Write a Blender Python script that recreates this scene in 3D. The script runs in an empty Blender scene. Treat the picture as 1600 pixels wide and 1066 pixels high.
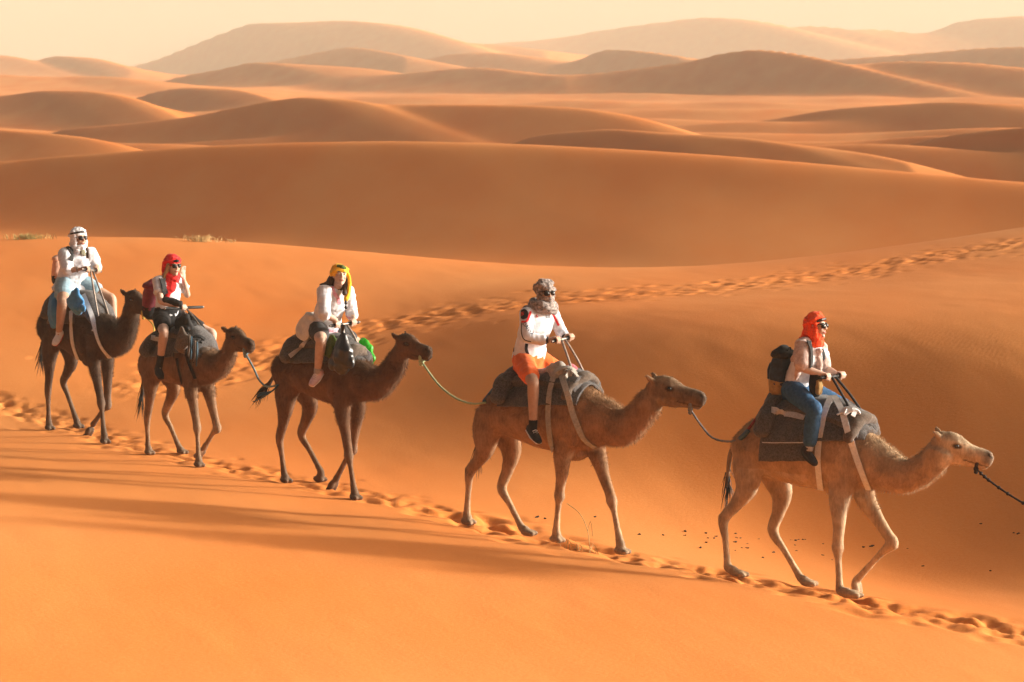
import bpy, bmesh, math, random
import numpy as np
from mathutils import Vector, Matrix

# ------------------------------------------------------------------ camera, sky, sun, exposure
SC = bpy.context.scene
COL = SC.collection
R = math.radians
CAM_H = 4.95                     # camera height above the caravan's track
FPX = 4200.0                     # focal length in pixels of a 1600 px wide frame
PITCH = math.atan(436.0 / FPX)

cam_data = bpy.data.cameras.new('camera')
cam_data.sensor_width = 36.0
cam_data.lens = 36.0 * FPX / 1600.0
cam_data.clip_start = 0.5
cam_data.clip_end = 9000.0
cam_data.dof.use_dof = True
cam_data.dof.focus_distance = 28.0
cam_data.dof.aperture_fstop = 4.5
cam = bpy.data.objects.new('camera', cam_data)
COL.objects.link(cam)
cam.location = (0, 0, CAM_H)
cam.rotation_euler = (math.pi / 2 - PITCH, 0, 0)
SC.camera = cam

SUN_EL = R(12.4)
SUN_AZ = R(8.0)                 # from +x (right) towards +y (away from the camera)
sun_dir = Vector((math.cos(SUN_EL) * math.cos(SUN_AZ), math.cos(SUN_EL) * math.sin(SUN_AZ), math.sin(SUN_EL)))

world = bpy.data.worlds.new('World')
SC.world = world
world.use_nodes = True
wn = world.node_tree.nodes
wl = world.node_tree.links
wn.clear()
w_out = wn.new('ShaderNodeOutputWorld')
w_bg = wn.new('ShaderNodeBackground')
w_sky = wn.new('ShaderNodeTexSky')
w_sky.sky_type = 'NISHITA'
w_sky.sun_disc = False
w_sky.sun_elevation = SUN_EL
w_sky.sun_rotation = math.pi / 2 - SUN_AZ
w_sky.altitude = 700.0
w_sky.air_density = 0.05
w_sky.dust_density = 10.0
w_sky.ozone_density = 0.0
w_bg.inputs['Strength'].default_value = 0.15
w_tint = wn.new('ShaderNodeVectorMath'); w_tint.operation = 'MULTIPLY'      # dust-laden air: the whole sky a little warmer
w_tint.inputs[1].default_value = (1.06, 0.96, 0.81)
wl.new(w_sky.outputs['Color'], w_tint.inputs[0])
wl.new(w_tint.outputs['Vector'], w_bg.inputs['Color'])
wl.new(w_bg.outputs['Background'], w_out.inputs['Surface'])

sun_data = bpy.data.lights.new('sun', 'SUN')
sun_data.energy = 3.1
sun_data.angle = R(5.0)
sun_data.color = (1.0, 0.99, 0.89)
sun = bpy.data.objects.new('sun', sun_data)
COL.objects.link(sun)
sun.location = sun_dir * 300.0
sun.rotation_euler = (-sun_dir).to_track_quat('-Z', 'Y').to_euler()

SC.view_settings.view_transform = 'Standard'
SC.view_settings.look = 'None'
SC.view_settings.exposure = 1.08
SC.view_settings.gamma = 1.0
SC.view_settings.use_curve_mapping = False
SC.cycles.max_bounces = 6
SC.cycles.volume_bounces = 1
SC.cycles.use_denoising = True

# ------------------------------------------------------------------ photograph survey: pixel -> place
_fw = np.array([0, math.cos(PITCH), -math.sin(PITCH)])
_up = np.array([0, math.sin(PITCH), math.cos(PITCH)])
_rt = np.array([1.0, 0, 0])
CAM = np.array([0, 0, CAM_H])
def ray(u, v):
    return _fw + _rt * ((u - 800.0) / FPX) - _up * ((v - 533.0) / FPX)
def at_y(u, v, y):
    d = ray(u, v); return CAM + d * (y / d[1])
def at_z(u, v, z):
    d = ray(u, v); return CAM + d * ((z - CAM_H) / d[2])
def on_plane(u, v, p, n):
    d = ray(u, v); return CAM + d * (np.dot(np.asarray(p) - CAM, n) / np.dot(d, n))
def project(p):
    q = np.asarray(p, float) - CAM
    w = q @ _fw
    return 800 + FPX * (q @ _rt) / w, 533 - FPX * (q @ _up) / w

# ------------------------------------------------------------------ numpy noise
def _hash(ix, iy, seed):
    h = (ix.astype(np.int64) * 374761393 + iy.astype(np.int64) * 668265263 + seed * 1442695041) & 0xffffffff
    h = ((h ^ (h >> 13)) * 1274126177) & 0xffffffff
    return ((h ^ (h >> 16)) & 0xffff) / 65535.0
def vnoise(x, y, seed=0):
    ix = np.floor(x); iy = np.floor(y)
    fx = x - ix; fy = y - iy
    fx = fx * fx * fx * (fx * (fx * 6 - 15) + 10); fy = fy * fy * fy * (fy * (fy * 6 - 15) + 10)
    a = _hash(ix, iy, seed); b = _hash(ix + 1, iy, seed); c = _hash(ix, iy + 1, seed); d = _hash(ix + 1, iy + 1, seed)
    return (a * (1 - fx) + b * fx) * (1 - fy) + (c * (1 - fx) + d * fx) * fy * 1.0
def fbm(x, y, seed=0, octv=3):
    s = 0; a = 1.0; t = 0
    for o in range(octv):
        s = s + a * (vnoise(x, y, seed + o * 17) - 0.5); t += a
        x = x * 2.03 + 5.1; y = y * 2.03 - 3.7; a *= 0.5
    return s / t
def smooth01(t):
    t = np.clip(t, 0, 1); return t * t * (3 - 2 * t)

# ------------------------------------------------------------------ the dunes as one height function
NEAR = []
def cz(u, v, z): NEAR.append(at_z(u, v, z))
def cy(u, v, y): NEAR.append(at_y(u, v, y))
# the track the caravan walks on
TRACK_PX = [(-160, 592, .28), (-40, 622, .10), (60, 650, .0), (150, 680, .02), (250, 705, .06), (350, 729, .08), (430, 746, .08), (520, 765, .07),
            (600, 781, .05), (700, 802, .03), (780, 826, .0), (880, 850, -.02), (1000, 870, -.06), (1200, 908, -.12),
            (1300, 930, -.14), (1400, 948, -.17), (1600, 988, -.25), (1900, 1040, -.36)]
for q in TRACK_PX: cz(*q)
TRACK = np.array([at_z(*q) for q in TRACK_PX])
# the near bank, rising to the left and towards the camera
for q in [(0, 1066, 1.06), (-400, 1066, 1.32), (400, 1066, .74), (800, 1066, .41), (1200, 1066, .12), (1600, 1066, -.18), (2000, 1066, -.5),
          (0, 850, .75), (400, 900, .5), (800, 950, .24), (1200, 990, .02), (0, 735, .36), (300, 785, .3), (600, 835, .2),
          (-300, 690, .3), (-300, 850, .95), (1500, 1020, -.16)]: cz(*q)
NEAR += [np.array(p) for p in [(0, 0, 3.2), (-4, 6, 3.0), (3, 5, 2.3), (0, 9, 2.1), (-14, 10, 2.6), (12, 8, 1.0), (-18, 22, 1.6), (-30, 30, 1.2), (18, 14, -.6), (30, 18, -1.0), (-30, 0, 3), (30, 0, 1)]]
# the hollow behind the track and the long slope beyond it
for q in [(1500, 930, 27.2), (1500, 850, 29.6), (1500, 760, 30.8), (1500, 660, 32.1), (1500, 560, 33.7), (1500, 480, 37.2), (1500, 420, 45.5),
          (1300, 850, 29.7), (1300, 740, 31.8), (1300, 640, 33.25), (1300, 545, 35.0), (1300, 480, 38.6), (1300, 437, 46.0),
          (1050, 800, 30.4), (1050, 700, 32.9), (1050, 600, 34.7), (1050, 520, 37.3), (1050, 470, 43),
          (830, 760, 31.2), (830, 660, 34.3), (830, 560, 37.8), (830, 490, 41.8), (830, 450, 46.5),
          (600, 720, 33.4), (600, 640, 37), (600, 560, 41.0), (600, 500, 45.0), (600, 440, 50),
          (400, 650, 36.6), (400, 570, 41.2), (400, 480, 46.5), (400, 420, 51.5),
          (200, 640, 37.5), (200, 560, 41.4), (200, 480, 46), (200, 420, 51), (0, 590, 39.5), (0, 500, 45), (0, 430, 50.5),
          (-400, 590, 40), (-400, 470, 47), (-400, 400, 54), (2000, 900, 26.0), (2000, 760, 28.6), (2000, 600, 31.6), (2000, 450, 38.2),
          (3000, 800, 27), (3000, 500, 38), (-1200, 560, 42), (-1200, 420, 54)]: cy(*q)
CREST_B = [(-1200, 385, 60), (-400, 380, 58), (0, 373, 57), (120, 371, 57), (200, 372, 57), (320, 376, 57), (400, 381, 57), (520, 390, 56), (650, 402, 55), (800, 414, 54), (930, 419, 53),
           (1050, 419, 52.5), (1150, 413, 52.5), (1250, 403, 53), (1400, 384, 54), (1500, 370, 55), (1600, 355, 56), (2000, 310, 59), (3000, 280, 62)]
for q in CREST_B: cy(*q)
for q in CREST_B[::2]:
    p = at_y(*q)
    NEAR.append(np.array([p[0] * 1.06, p[1] + 3.0, p[2] - .25])); NEAR.append(np.array([p[0] * 1.16, p[1] + 8, p[2] - 1.2])); NEAR.append(np.array([p[0] * 1.4, p[1] + 20, p[2] - 2.5]))
NEAR = np.array(NEAR)
def _tps_k(r2): return 0.5 * r2 * np.log(r2 + 1e-9)
_n = len(NEAR)
_A = np.zeros((_n + 3, _n + 3))
_d2 = ((NEAR[:, None, :2] - NEAR[None, :, :2]) ** 2).sum(-1)
_A[:_n, :_n] = _tps_k(_d2) + np.eye(_n) * 2.0
_A[:_n, _n] = 1; _A[:_n, _n + 1:] = NEAR[:, :2]; _A[_n, :_n] = 1; _A[_n + 1:, :_n] = NEAR[:, :2].T
_W = np.linalg.solve(_A, np.concatenate([NEAR[:, 2], np.zeros(3)]))
def near_z(x, y):
    x = np.asarray(x, float); y = np.asarray(y, float)
    z = _W[_n] + _W[_n + 1] * x + _W[_n + 2] * y
    for i in range(_n):
        z = z + _W[i] * _tps_k((x - NEAR[i, 0]) ** 2 + (y - NEAR[i, 1]) ** 2)
    return z

# ridges further out: crest line in pixels, distance at its left and right end, face height, face length, crest rounding
def pchip(xs, ys, x):
    xs = np.asarray(xs, float); ys = np.asarray(ys, float)
    h = np.diff(xs); d = np.diff(ys) / h
    m = np.zeros_like(ys); m[1:-1] = np.where(d[:-1] * d[1:] > 0, 2 * d[:-1] * d[1:] / (d[:-1] + d[1:] + 1e-12), 0)
    m[0] = d[0]; m[-1] = d[-1]
    k = np.clip(np.searchsorted(xs, x) - 1, 0, len(xs) - 2)
    t = (x - xs[k]) / h[k]
    lo = t < 0; hi = t > 1
    tc = np.clip(t, 0, 1)
    r = (ys[k] * (1 + 2 * tc) * (1 - tc) ** 2 + h[k] * m[k] * tc * (1 - tc) ** 2 + ys[k + 1] * tc * tc * (3 - 2 * tc) + h[k] * m[k + 1] * tc * tc * (tc - 1))
    return r + np.where(lo, t * h[k] * m[k], 0) + np.where(hi, (t - 1) * h[k] * m[k + 1], 0)
RIDGES = [
    # big dark dune behind the slope
    dict(px=[(-900, 290), (-300, 262), (0, 252), (110, 243), (220, 235), (350, 227), (500, 222), (650, 221), (800, 225), (950, 232), (1100, 241), (1250, 253), (1350, 262), (1480, 274), (1600, 284), (2100, 310)], d=(130, 82), A=3.7, L=10.5, r=1.6, Ab=2.0, Lb=14),
    dict(px=[(-400, 193), (-100, 199), (0, 203), (60, 207), (130, 214), (220, 233), (280, 255)], d=(175, 140), A=3.0, L=16, r=1.0, Ab=2.5, Lb=10),
    dict(px=[(60, 222), (100, 204), (200, 193), (300, 182), (370, 168), (430, 157), (480, 152), (540, 155), (600, 163), (700, 163), (800, 164), (880, 167), (950, 175), (1000, 187), (1070, 209), (1150, 240)], d=(215, 165), A=5.0, L=22, r=2.0, Ab=4, Lb=16),
    dict(px=[(770, 232), (850, 210), (900, 205), (960, 202), (1040, 207), (1150, 214), (1230, 224), (1335, 238), (1400, 255)], d=(160, 130), A=3.0, L=12, r=2.2, Ab=2.5, Lb=9),
    dict(px=[(1200, 275), (1300, 250), (1400, 228), (1500, 208), (1600, 198), (1800, 188), (2100, 190)], d=(165, 118), A=3.6, L=13, r=2.6, Ab=3, Lb=12),
    dict(px=[(960, 222), (1100, 203), (1200, 188), (1300, 171), (1400, 163), (1480, 159), (1560, 162), (1700, 175), (2000, 190)], d=(240, 190), A=5, L=22, r=2.0, Ab=4, Lb=18),
    dict(px=[(560, 190), (760, 180), (960, 174), (1100, 171), (1280, 172), (1420, 185)], d=(290, 265), A=4, L=20, r=2.5, Ab=4, Lb=18),
    dict(px=[(-300, 160), (-50, 153), (0, 150), (70, 142), (130, 142), (180, 147), (230, 163), (290, 178), (340, 195)], d=(300, 240), A=6, L=28, r=2.0, Ab=6, Lb=18),
    dict(px=[(200, 160), (250, 143), (300, 137), (350, 138), (420, 155), (480, 170)], d=(360, 320), A=5, L=25, r=2.5, Ab=5, Lb=20),
    dict(px=[(600, 180), (640, 165), (700, 151), (800, 135), (900, 120), (1000, 107), (1080, 95), (1130, 83), (1180, 78), (1220, 86), (1260, 97), (1310, 101), (1400, 96), (1480, 97), (1560, 104), (1650, 112), (1900, 125)], d=(520, 360), A=14, L=50, r=4.0, Ab=10, Lb=40),
    dict(px=[(-200, 112), (0, 118), (60, 121), (150, 120), (230, 126), (330, 138)], d=(520, 480), A=7, L=40, r=4, Ab=6, Lb=30),
    dict(px=[(240, 135), (280, 122), (350, 108), (400, 98), (470, 101), (560, 107), (640, 120), (700, 135)], d=(640, 560), A=9, L=50, r=5, Ab=8, Lb=40),
    dict(px=[(540, 130), (600, 122), (650, 115), (740, 106), (800, 112), (880, 128)], d=(560, 500), A=7, L=40, r=4, Ab=7, Lb=30),
    dict(px=[(1180, 104), (1250, 97), (1350, 90), (1450, 82), (1540, 75), (1600, 73), (1800, 68)], d=(800, 640), A=18, L=70, r=6, Ab=10, Lb=60),
    dict(px=[(400, 102), (460, 90), (520, 78), (545, 74), (575, 80), (640, 98)], d=(900, 840), A=10, L=60, r=5, Ab=10, Lb=50),
    dict(px=[(850, 112), (900, 96), (950, 78), (985, 80), (1010, 94), (1050, 112)], d=(800, 760), A=10, L=60, r=5, Ab=10, Lb=50),
    dict(px=[(640, 100), (700, 86), (750, 82), (820, 90), (900, 104)], d=(880, 840), A=9, L=60, r=6, Ab=10, Lb=50),
    dict(px=[(-300, 82), (-60, 85), (0, 87), (45, 95), (80, 88), (130, 90), (180, 102), (230, 114)], d=(1040, 880), A=16, L=70, r=6, Ab=10, Lb=60),
    dict(px=[(170, 112), (230, 98), (300, 72), (350, 52), (400, 37), (470, 35), (520, 33), (600, 38), (650, 52), (690, 64), (760, 70), (850, 80)], d=(1500, 1200), A=42, L=150, r=10, Ab=25, Lb=150),
    dict(px=[(600, 95), (680, 78), (760, 69), (850, 62), (950, 46), (1040, 34), (1100, 28), (1150, 31), (1190, 44), (1215, 46), (1255, 41), (1310, 49), (1350, 46), (1390, 53), (1440, 52), (1470, 45), (1500, 34), (1560, 27), (1620, 24), (1800, 22), (2300, 30)], d=(1760, 1330), A=44, L=160, r=9, Ab=25, Lb=150),
]
_rr = random.Random(21)
for i in range(17):                       # low swells between the named dunes
    d0 = 150 * (1150 / 150) ** ((i + .3 * _rr.random()) / 16.0)
    vm = 97 + 128 * (150 / d0) ** .92 + 9
    a1, a2, p1, p2 = _rr.uniform(4, 8), _rr.uniform(1.5, 3.5), _rr.uniform(0, 6), _rr.uniform(0, 6)
    w1, w2 = _rr.uniform(600, 1100), _rr.uniform(260, 420)
    px = [(u, vm + a1 * math.sin(u / w1 * 2 * math.pi + p1) + a2 * math.sin(u / w2 * 2 * math.pi + p2)) for u in range(-700, 2400, 45)]
    RIDGES.append(dict(px=px, d=(d0 * 1.22, d0 * .84), A=.024 * d0, L=.085 * d0, r=.012 * d0, Ab=.02 * d0, Lb=.06 * d0))
for rd in RIDGES:
    if rd['d'][0] > 230: rd['r'] = max(rd['r'] * 1.8, .018 * rd['d'][0])
    us = np.array([p[0] for p in rd['px']], float)
    dd = rd['d'][0] + (rd['d'][1] - rd['d'][0]) * (us - us[0]) / (us[-1] - us[0])
    rd['P'] = np.array([at_y(u, v, y) for (u, v), y in zip(rd['px'], dd)])
    P_ = rd['P']; xd = np.linspace(P_[0, 0], P_[-1, 0], 400); zd = pchip(P_[:, 0], P_[:, 2], xd)
    kk = np.exp(-.5 * (np.arange(-90, 91) / 34.0) ** 2); kk /= kk.sum()
    rd['S'] = (xd, np.convolve(np.pad(zd, 90, mode='edge'), kk, 'valid'))      # the foot of the dune is smoother than its crest
def far_z(x, y):
    wy = y + 0.035 * y * fbm(x / (y * 0.10 + 6), y / (y * .3 + 10), 5, 2)
    dist = np.maximum(y, 60)
    k = 0.0022 * dist                              # softness of the joins
    base = -1.6 + 0.004 * np.clip(y - 90, 0, 400) + 0.012 * dist * fbm(x / (dist * .12), y / (dist * .35), 31, 3)
    acc = np.exp(np.clip(base / k, -60, 60)) * 0 + 1.0
    m = base.copy(); zs = [base]
    for rd in RIDGES:
        P = rd['P']
        yc = np.interp(x, P[:, 0], P[:, 1])
        t = wy - yc
        xq = x + .75 * np.clip(t, -2.5 * rd['L'], 0)                            # faces run obliquely down from the crest
        zc = pchip(P[:, 0], P[:, 2], xq)
        sm = np.interp(xq, rd['S'][0], rd['S'][1]); inside = (xq > P[0, 0]) & (xq < P[-1, 0])
        wf = np.where(t < 0, 1 - np.exp(t / rd['L'] * 1.1), 0) * inside
        zc = zc * (1 - .8 * wf) + sm * .8 * wf
        wob = 0.18 * rd['A'] * fbm(x / (rd['L'] * 1.6), y / (rd['L'] * 2.2), 77, 2)
        f = np.sqrt(t * t + rd['r'] ** 2) - rd['r']
        front = rd['A'] * (1 - np.exp(-f / rd['L'])) * (1 + 0) + 0.04 * f
        back = rd['Ab'] * (1 - np.exp(-f / rd['Lb'])) + 0.10 * f
        h = zc - np.where(t < 0, front - wob * (1 - np.exp(-f / rd['L'])), back)
        zs.append(h)
    Z = np.stack(zs)
    mx = Z.max(0)
    return mx + k * np.log(np.exp(np.clip((Z - mx) / k, -50, 0)).sum(0))
def ground_z(x, y):
    x = np.asarray(x, float); y = np.asarray(y, float)
    shp = np.broadcast(x, y).shape
    x = np.broadcast_to(x, shp).ravel(); y = np.broadcast_to(y, shp).ravel()
    z = np.zeros(x.size)
    w = smooth01((y - 62) / 20.0)
    a = w < 1
    if a.any(): z[a] += (near_z(x[a], y[a]) + .016 * fbm(x[a] / 1.1, y[a] / 2.6, 51, 3) + .007 * fbm(x[a] / .35 + y[a] * .8, y[a] / 1.5, 52, 2)) * (1 - w[a])
    b = w > 0
    if b.any(): z[b] += far_z(x[b], np.maximum(y[b], 60)) * w[b]
    return z.reshape(shp)
def ground_pt(u, v, lo=12.0, hi=70.0):
    d = ray(u, v); ys = np.linspace(lo, hi, 1200)
    P = CAM[None] + d[None] * (ys / d[1])[:, None]
    below = P[:, 2] < near_z(P[:, 0], P[:, 1])
    i = int(np.argmax(below)) if below.any() else len(ys) - 1
    a, b = ys[max(i - 1, 0)], ys[i]
    for _ in range(25):
        m = .5 * (a + b); p = CAM + d * (m / d[1])
        if p[2] < near_z(p[0], p[1]): b = m
        else: a = m
    return CAM + d * (.5 * (a + b) / d[1])

# footprints: shallow dents with a raised lip, trodden along the track and along the older trail on the slope
rng = np.random.default_rng(7)
TRAIL_PX = [(1750, 350), (1600, 381), (1450, 402), (1300, 428), (1150, 447), (1000, 461), (850, 473), (750, 484), (650, 497), (560, 515), (480, 543), (400, 566), (300, 592), (215, 612)]
TRAIL = np.array([ground_pt(*q, lo=30) for q in TRAIL_PX])
def along(P, step):
    seg = np.linalg.norm(np.diff(P[:, :2], axis=0), axis=1); s = np.concatenate([[0], np.cumsum(seg)])
    t = np.arange(0, s[-1], step)
    return np.stack([np.interp(t, s, P[:, 0]), np.interp(t, s, P[:, 1])], 1), t
DENTS = []
def tread(P, step, half, r0, r1, dep, keep=1.0):
    c, t = along(P, step)
    for i, (x, y) in enumerate(c):
        if rng.random() > keep: continue
        j = min(i, len(c) - 2); tx, ty = c[j + 1] - c[j]; n = math.hypot(tx, ty) + 1e-9
        o = rng.normal(0, half)
        rr = rng.uniform(r0, r1)
        DENTS.append((x - ty / n * o + rng.normal(0, .05), y + tx / n * o, rr, rng.uniform(.4, 1) * dep, math.atan2(ty, tx) + rng.normal(0, .3), rng.uniform(1.1, 1.7)))
tread(TRACK, .045, .20, .07, .14, .032)
tread(TRACK, .25, .45, .07, .12, .018)
tread(TRACK[9:], .035, .27, .09, .18, .038)
tread(TRAIL[:9], .022, .68, .07, .14, .024)
tread(TRAIL[7:], .05, .42, .08, .17, .036)
tread(TRAIL[7:], .10, .75, .08, .16, .026)
tread(TRAIL, .16, 1.0, .07, .15, .02)
def stamp(X, Y, Z):
    ys = Y[:, 0]
    for (x, y, r, dep, a, el) in DENTS:
        R3 = r * 2.6
        j0, j1 = np.searchsorted(ys, [y - R3, y + R3])
        if j1 <= j0: continue
        xs = X[(j0 + j1) // 2]
        i0, i1 = np.searchsorted(xs, [x - R3 * 1.1, x + R3 * 1.1])
        if i1 <= i0: continue
        dx = X[j0:j1, i0:i1] - x; dy = Y[j0:j1, i0:i1] - y
        ca, sa = math.cos(a), math.sin(a)
        q = ((dx * ca + dy * sa) / el) ** 2 + (-dx * sa + dy * ca) ** 2
        q = q / (r * r)
        q = q * (1 + .5 * np.sin(3 * np.arctan2(dy, dx) + x * 7) * .6)
        Z[j0:j1, i0:i1] += dep * (-np.exp(-q * 1.6) + 0.42 * q * np.exp(-q * 1.05))
def churn(X, Y, Z, P, half, amp, seed):
    """loose kicked sand along a trodden line"""
    M = np.zeros_like(Z); ys = Y[:, 0]
    c, _ = along(P, .15)
    for x, y in c:
        j0, j1 = np.searchsorted(ys, [y - half * 2.2, y + half * 2.2])
        if j1 <= j0: continue
        i0, i1 = np.searchsorted(X[(j0 + j1) // 2], [x - half * 2.4, x + half * 2.4])
        q = ((X[j0:j1, i0:i1] - x) ** 2 + (Y[j0:j1, i0:i1] - y) ** 2) / half ** 2
        M[j0:j1, i0:i1] = np.maximum(M[j0:j1, i0:i1], np.exp(-q * 1.2))
    a = M > .02
    x, y = X[a], Y[a]
    f = fbm(x * 4.5, y * 4.5, seed, 3) + .45 * (0.5 - np.abs(fbm(x * 8, y * 8, seed + 3, 2)) * 4)
    Z[a] += M[a] * amp * f

# ------------------------------------------------------------------ materials
def mat(name, color=(.5, .5, .5), rough=.8, **kw):
    m = bpy.data.materials.new(name); m.use_nodes = True
    b = m.node_tree.nodes['Principled BSDF']
    b.inputs['Base Color'].default_value = (*color, 1); b.inputs['Roughness'].default_value = rough
    b.inputs['Specular IOR Level'].default_value = kw.get('spec', .3)
    if 'metal' in kw: b.inputs['Metallic'].default_value = kw['metal']
    if 'sheen' in kw:
        b.inputs['Sheen Weight'].default_value = kw['sheen']; b.inputs['Sheen Roughness'].default_value = kw.get('sheen_rough', .5)
        b.inputs['Sheen Tint'].default_value = (*kw.get('sheen_tint', (1, 1, 1)), 1)
    return m
def nodes_of(m): return m.node_tree.nodes, m.node_tree.links, m.node_tree.nodes['Principled BSDF']
def sand_material():
    m = mat('sand', rough=.95, spec=.12)
    n, l, b = nodes_of(m)
    geo = n.new('ShaderNodeNewGeometry')
    big = n.new('ShaderNodeTexNoise'); big.inputs['Scale'].default_value = .22; big.inputs['Detail'].default_value = 5
    mp = n.new('ShaderNodeMapping'); mp.inputs['Scale'].default_value = (1.0, .45, 1.0)
    l.new(geo.outputs['Position'], mp.inputs['Vector']); l.new(mp.outputs['Vector'], big.inputs['Vector'])
    fine = n.new('ShaderNodeTexNoise'); fine.inputs['Scale'].default_value = 30; fine.inputs['Detail'].default_value = 3
    l.new(geo.outputs['Position'], fine.inputs['Vector'])
    mx = n.new('ShaderNodeMath'); mx.operation = 'MULTIPLY_ADD'; mx.inputs[1].default_value = .28
    l.new(fine.outputs['Fac'], mx.inputs[0])
    m2 = n.new('ShaderNodeMath'); m2.operation = 'MULTIPLY'; m2.inputs[1].default_value = .72
    l.new(big.outputs['Fac'], m2.inputs[0]); l.new(m2.outputs[0], mx.inputs[2])
    cr = n.new('ShaderNodeValToRGB')
    cr.color_ramp.elements[0].position = .3; cr.color_ramp.elements[0].color = (.635, .183, .031, 1)
    cr.color_ramp.elements[1].position = .72; cr.color_ramp.elements[1].color = (.67, .272, .080, 1)
    l.new(mx.outputs[0], cr.inputs['Fac']); l.new(cr.outputs['Color'], b.inputs['Base Color'])
    # wind ripples, patchy
    wv = n.new('ShaderNodeTexWave'); wv.wave_type = 'BANDS'; wv.bands_direction = 'X'
    wv.inputs['Scale'].default_value = 4.2; wv.inputs['Distortion'].default_value = 5.0; wv.inputs['Detail'].default_value = 2; wv.inputs['Detail Scale'].default_value = .9
    rot = n.new('ShaderNodeMapping'); rot.inputs['Rotation'].default_value = (0, 0, R(28))
    l.new(geo.outputs['Position'], rot.inputs['Vector']); l.new(rot.outputs['Vector'], wv.inputs['Vector'])
    patch = n.new('ShaderNodeTexNoise'); patch.inputs['Scale'].default_value = .16; patch.inputs['Detail'].default_value = 2
    l.new(geo.outputs['Position'], patch.inputs['Vector'])
    pr = n.new('ShaderNodeMapRange'); pr.inputs[1].default_value = .42; pr.inputs[2].default_value = .68
    l.new(patch.outputs['Fac'], pr.inputs[0])
    rip = n.new('ShaderNodeMath'); rip.operation = 'MULTIPLY'; l.new(wv.outputs['Fac'], rip.inputs[0]); l.new(pr.outputs[0], rip.inputs[1])
    b1 = n.new('ShaderNodeBump'); b1.inputs['Strength'].default_value = .05; b1.inputs['Distance'].default_value = .012
    l.new(rip.outputs[0], b1.inputs['Height'])
    grain = n.new('ShaderNodeTexNoise'); grain.inputs['Scale'].default_value = 22; grain.inputs['Detail'].default_value = 6; grain.inputs['Roughness'].default_value = .7
    l.new(geo.outputs['Position'], grain.inputs['Vector'])
    b2 = n.new('ShaderNodeBump'); b2.inputs['Strength'].default_value = .26; b2.inputs['Distance'].default_value = .02
    l.new(grain.outputs['Fac'], b2.inputs['Height']); l.new(b1.outputs['Normal'], b2.inputs['Normal']); l.new(b2.outputs['Normal'], b.inputs['Normal'])
    return m
SAND = sand_material()

# ------------------------------------------------------------------ mesh helpers
def mesh_from(name, V, Fq, smooth=True):
    me = bpy.data.meshes.new(name)
    V = np.asarray(V, np.float32).reshape(-1, 3)
    if isinstance(Fq, np.ndarray) and Fq.ndim == 2:
        k = Fq.shape[1]
        me.vertices.add(len(V)); me.vertices.foreach_set('co', V.ravel())
        me.loops.add(Fq.size); me.loops.foreach_set('vertex_index', Fq.ravel().astype(np.int32))
        me.polygons.add(len(Fq)); me.polygons.foreach_set('loop_start', np.arange(0, Fq.size, k, dtype=np.int32))
        me.update(calc_edges=True)
    else:
        me.from_pydata([tuple(v) for v in V], [], [tuple(f) for f in Fq]); me.update()
    if smooth: me.polygons.foreach_set('use_smooth', np.ones(len(me.polygons), bool))
    return me
def link(name, me, material=None, parent=None):
    o = bpy.data.objects.new(name, me); COL.objects.link(o)
    if material is not None: me.materials.append(material)
    if parent is not None: o.parent = parent
    return o
def tag(o, label=None, cat=None, group=None, kind=None):
    if label: o['label'] = label
    if cat: o['category'] = cat
    if group: o['group'] = group
    if kind: o['kind'] = kind
    return o
def empty(name, loc, rz=0.0):
    o = bpy.data.objects.new(name, None); COL.objects.link(o); o.empty_display_size = .2
    o.location = loc; o.rotation_euler = (0, 0, rz); return o

# ------------------------------------------------------------------ the ground sheet
rows = np.concatenate([np.linspace(-40, 10, 26)[:-1], np.linspace(10, 18, 40)[:-1], np.exp(np.arange(math.log(18), math.log(62), .0019)), np.exp(np.arange(math.log(62.1), math.log(330), .0042)), np.exp(np.arange(math.log(331), math.log(2700), .0075))])
tcen = np.linspace(-.24, .24, 430)
tout = .24 + (np.linspace(0, 1, 44)[1:] ** 1.8) * .42
tt = np.concatenate([-tout[::-1], tcen, tout])
wid = np.where(rows < 32, np.maximum(rows, 17) * .5 + 16, rows)
wid = np.maximum(rows, 17.0)
GX = tt[None, :] * wid[:, None]; GY = np.repeat(rows[:, None], len(tt), 1)
# pull the outer columns of the near rows out to at least 30 m
sc = np.maximum(1.0, 34.0 / (wid * .66))[:, None]
ot = (np.abs(tt) - .24).clip(0) / .42
GX = GX * (1 + (sc - 1) * ot[None, :] ** .7)
GZ = ground_z(GX, GY)
stamp(GX, GY, GZ)
churn(GX, GY, GZ, TRACK, .36, .034, 3)
churn(GX, GY, GZ, TRAIL, .80, .026, 9)
nr, nc = GX.shape
idx = np.arange(nr * nc).reshape(nr, nc)
Fq = np.stack([idx[:-1, :-1], idx[:-1, 1:], idx[1:, 1:], idx[1:, :-1]], -1).reshape(-1, 4)
ground = link('ground', mesh_from('ground', np.stack([GX, GY, GZ], -1), Fq), SAND)
tag(ground, 'orange sand dunes rolling away to the hazy horizon', None, None, 'structure')

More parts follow.
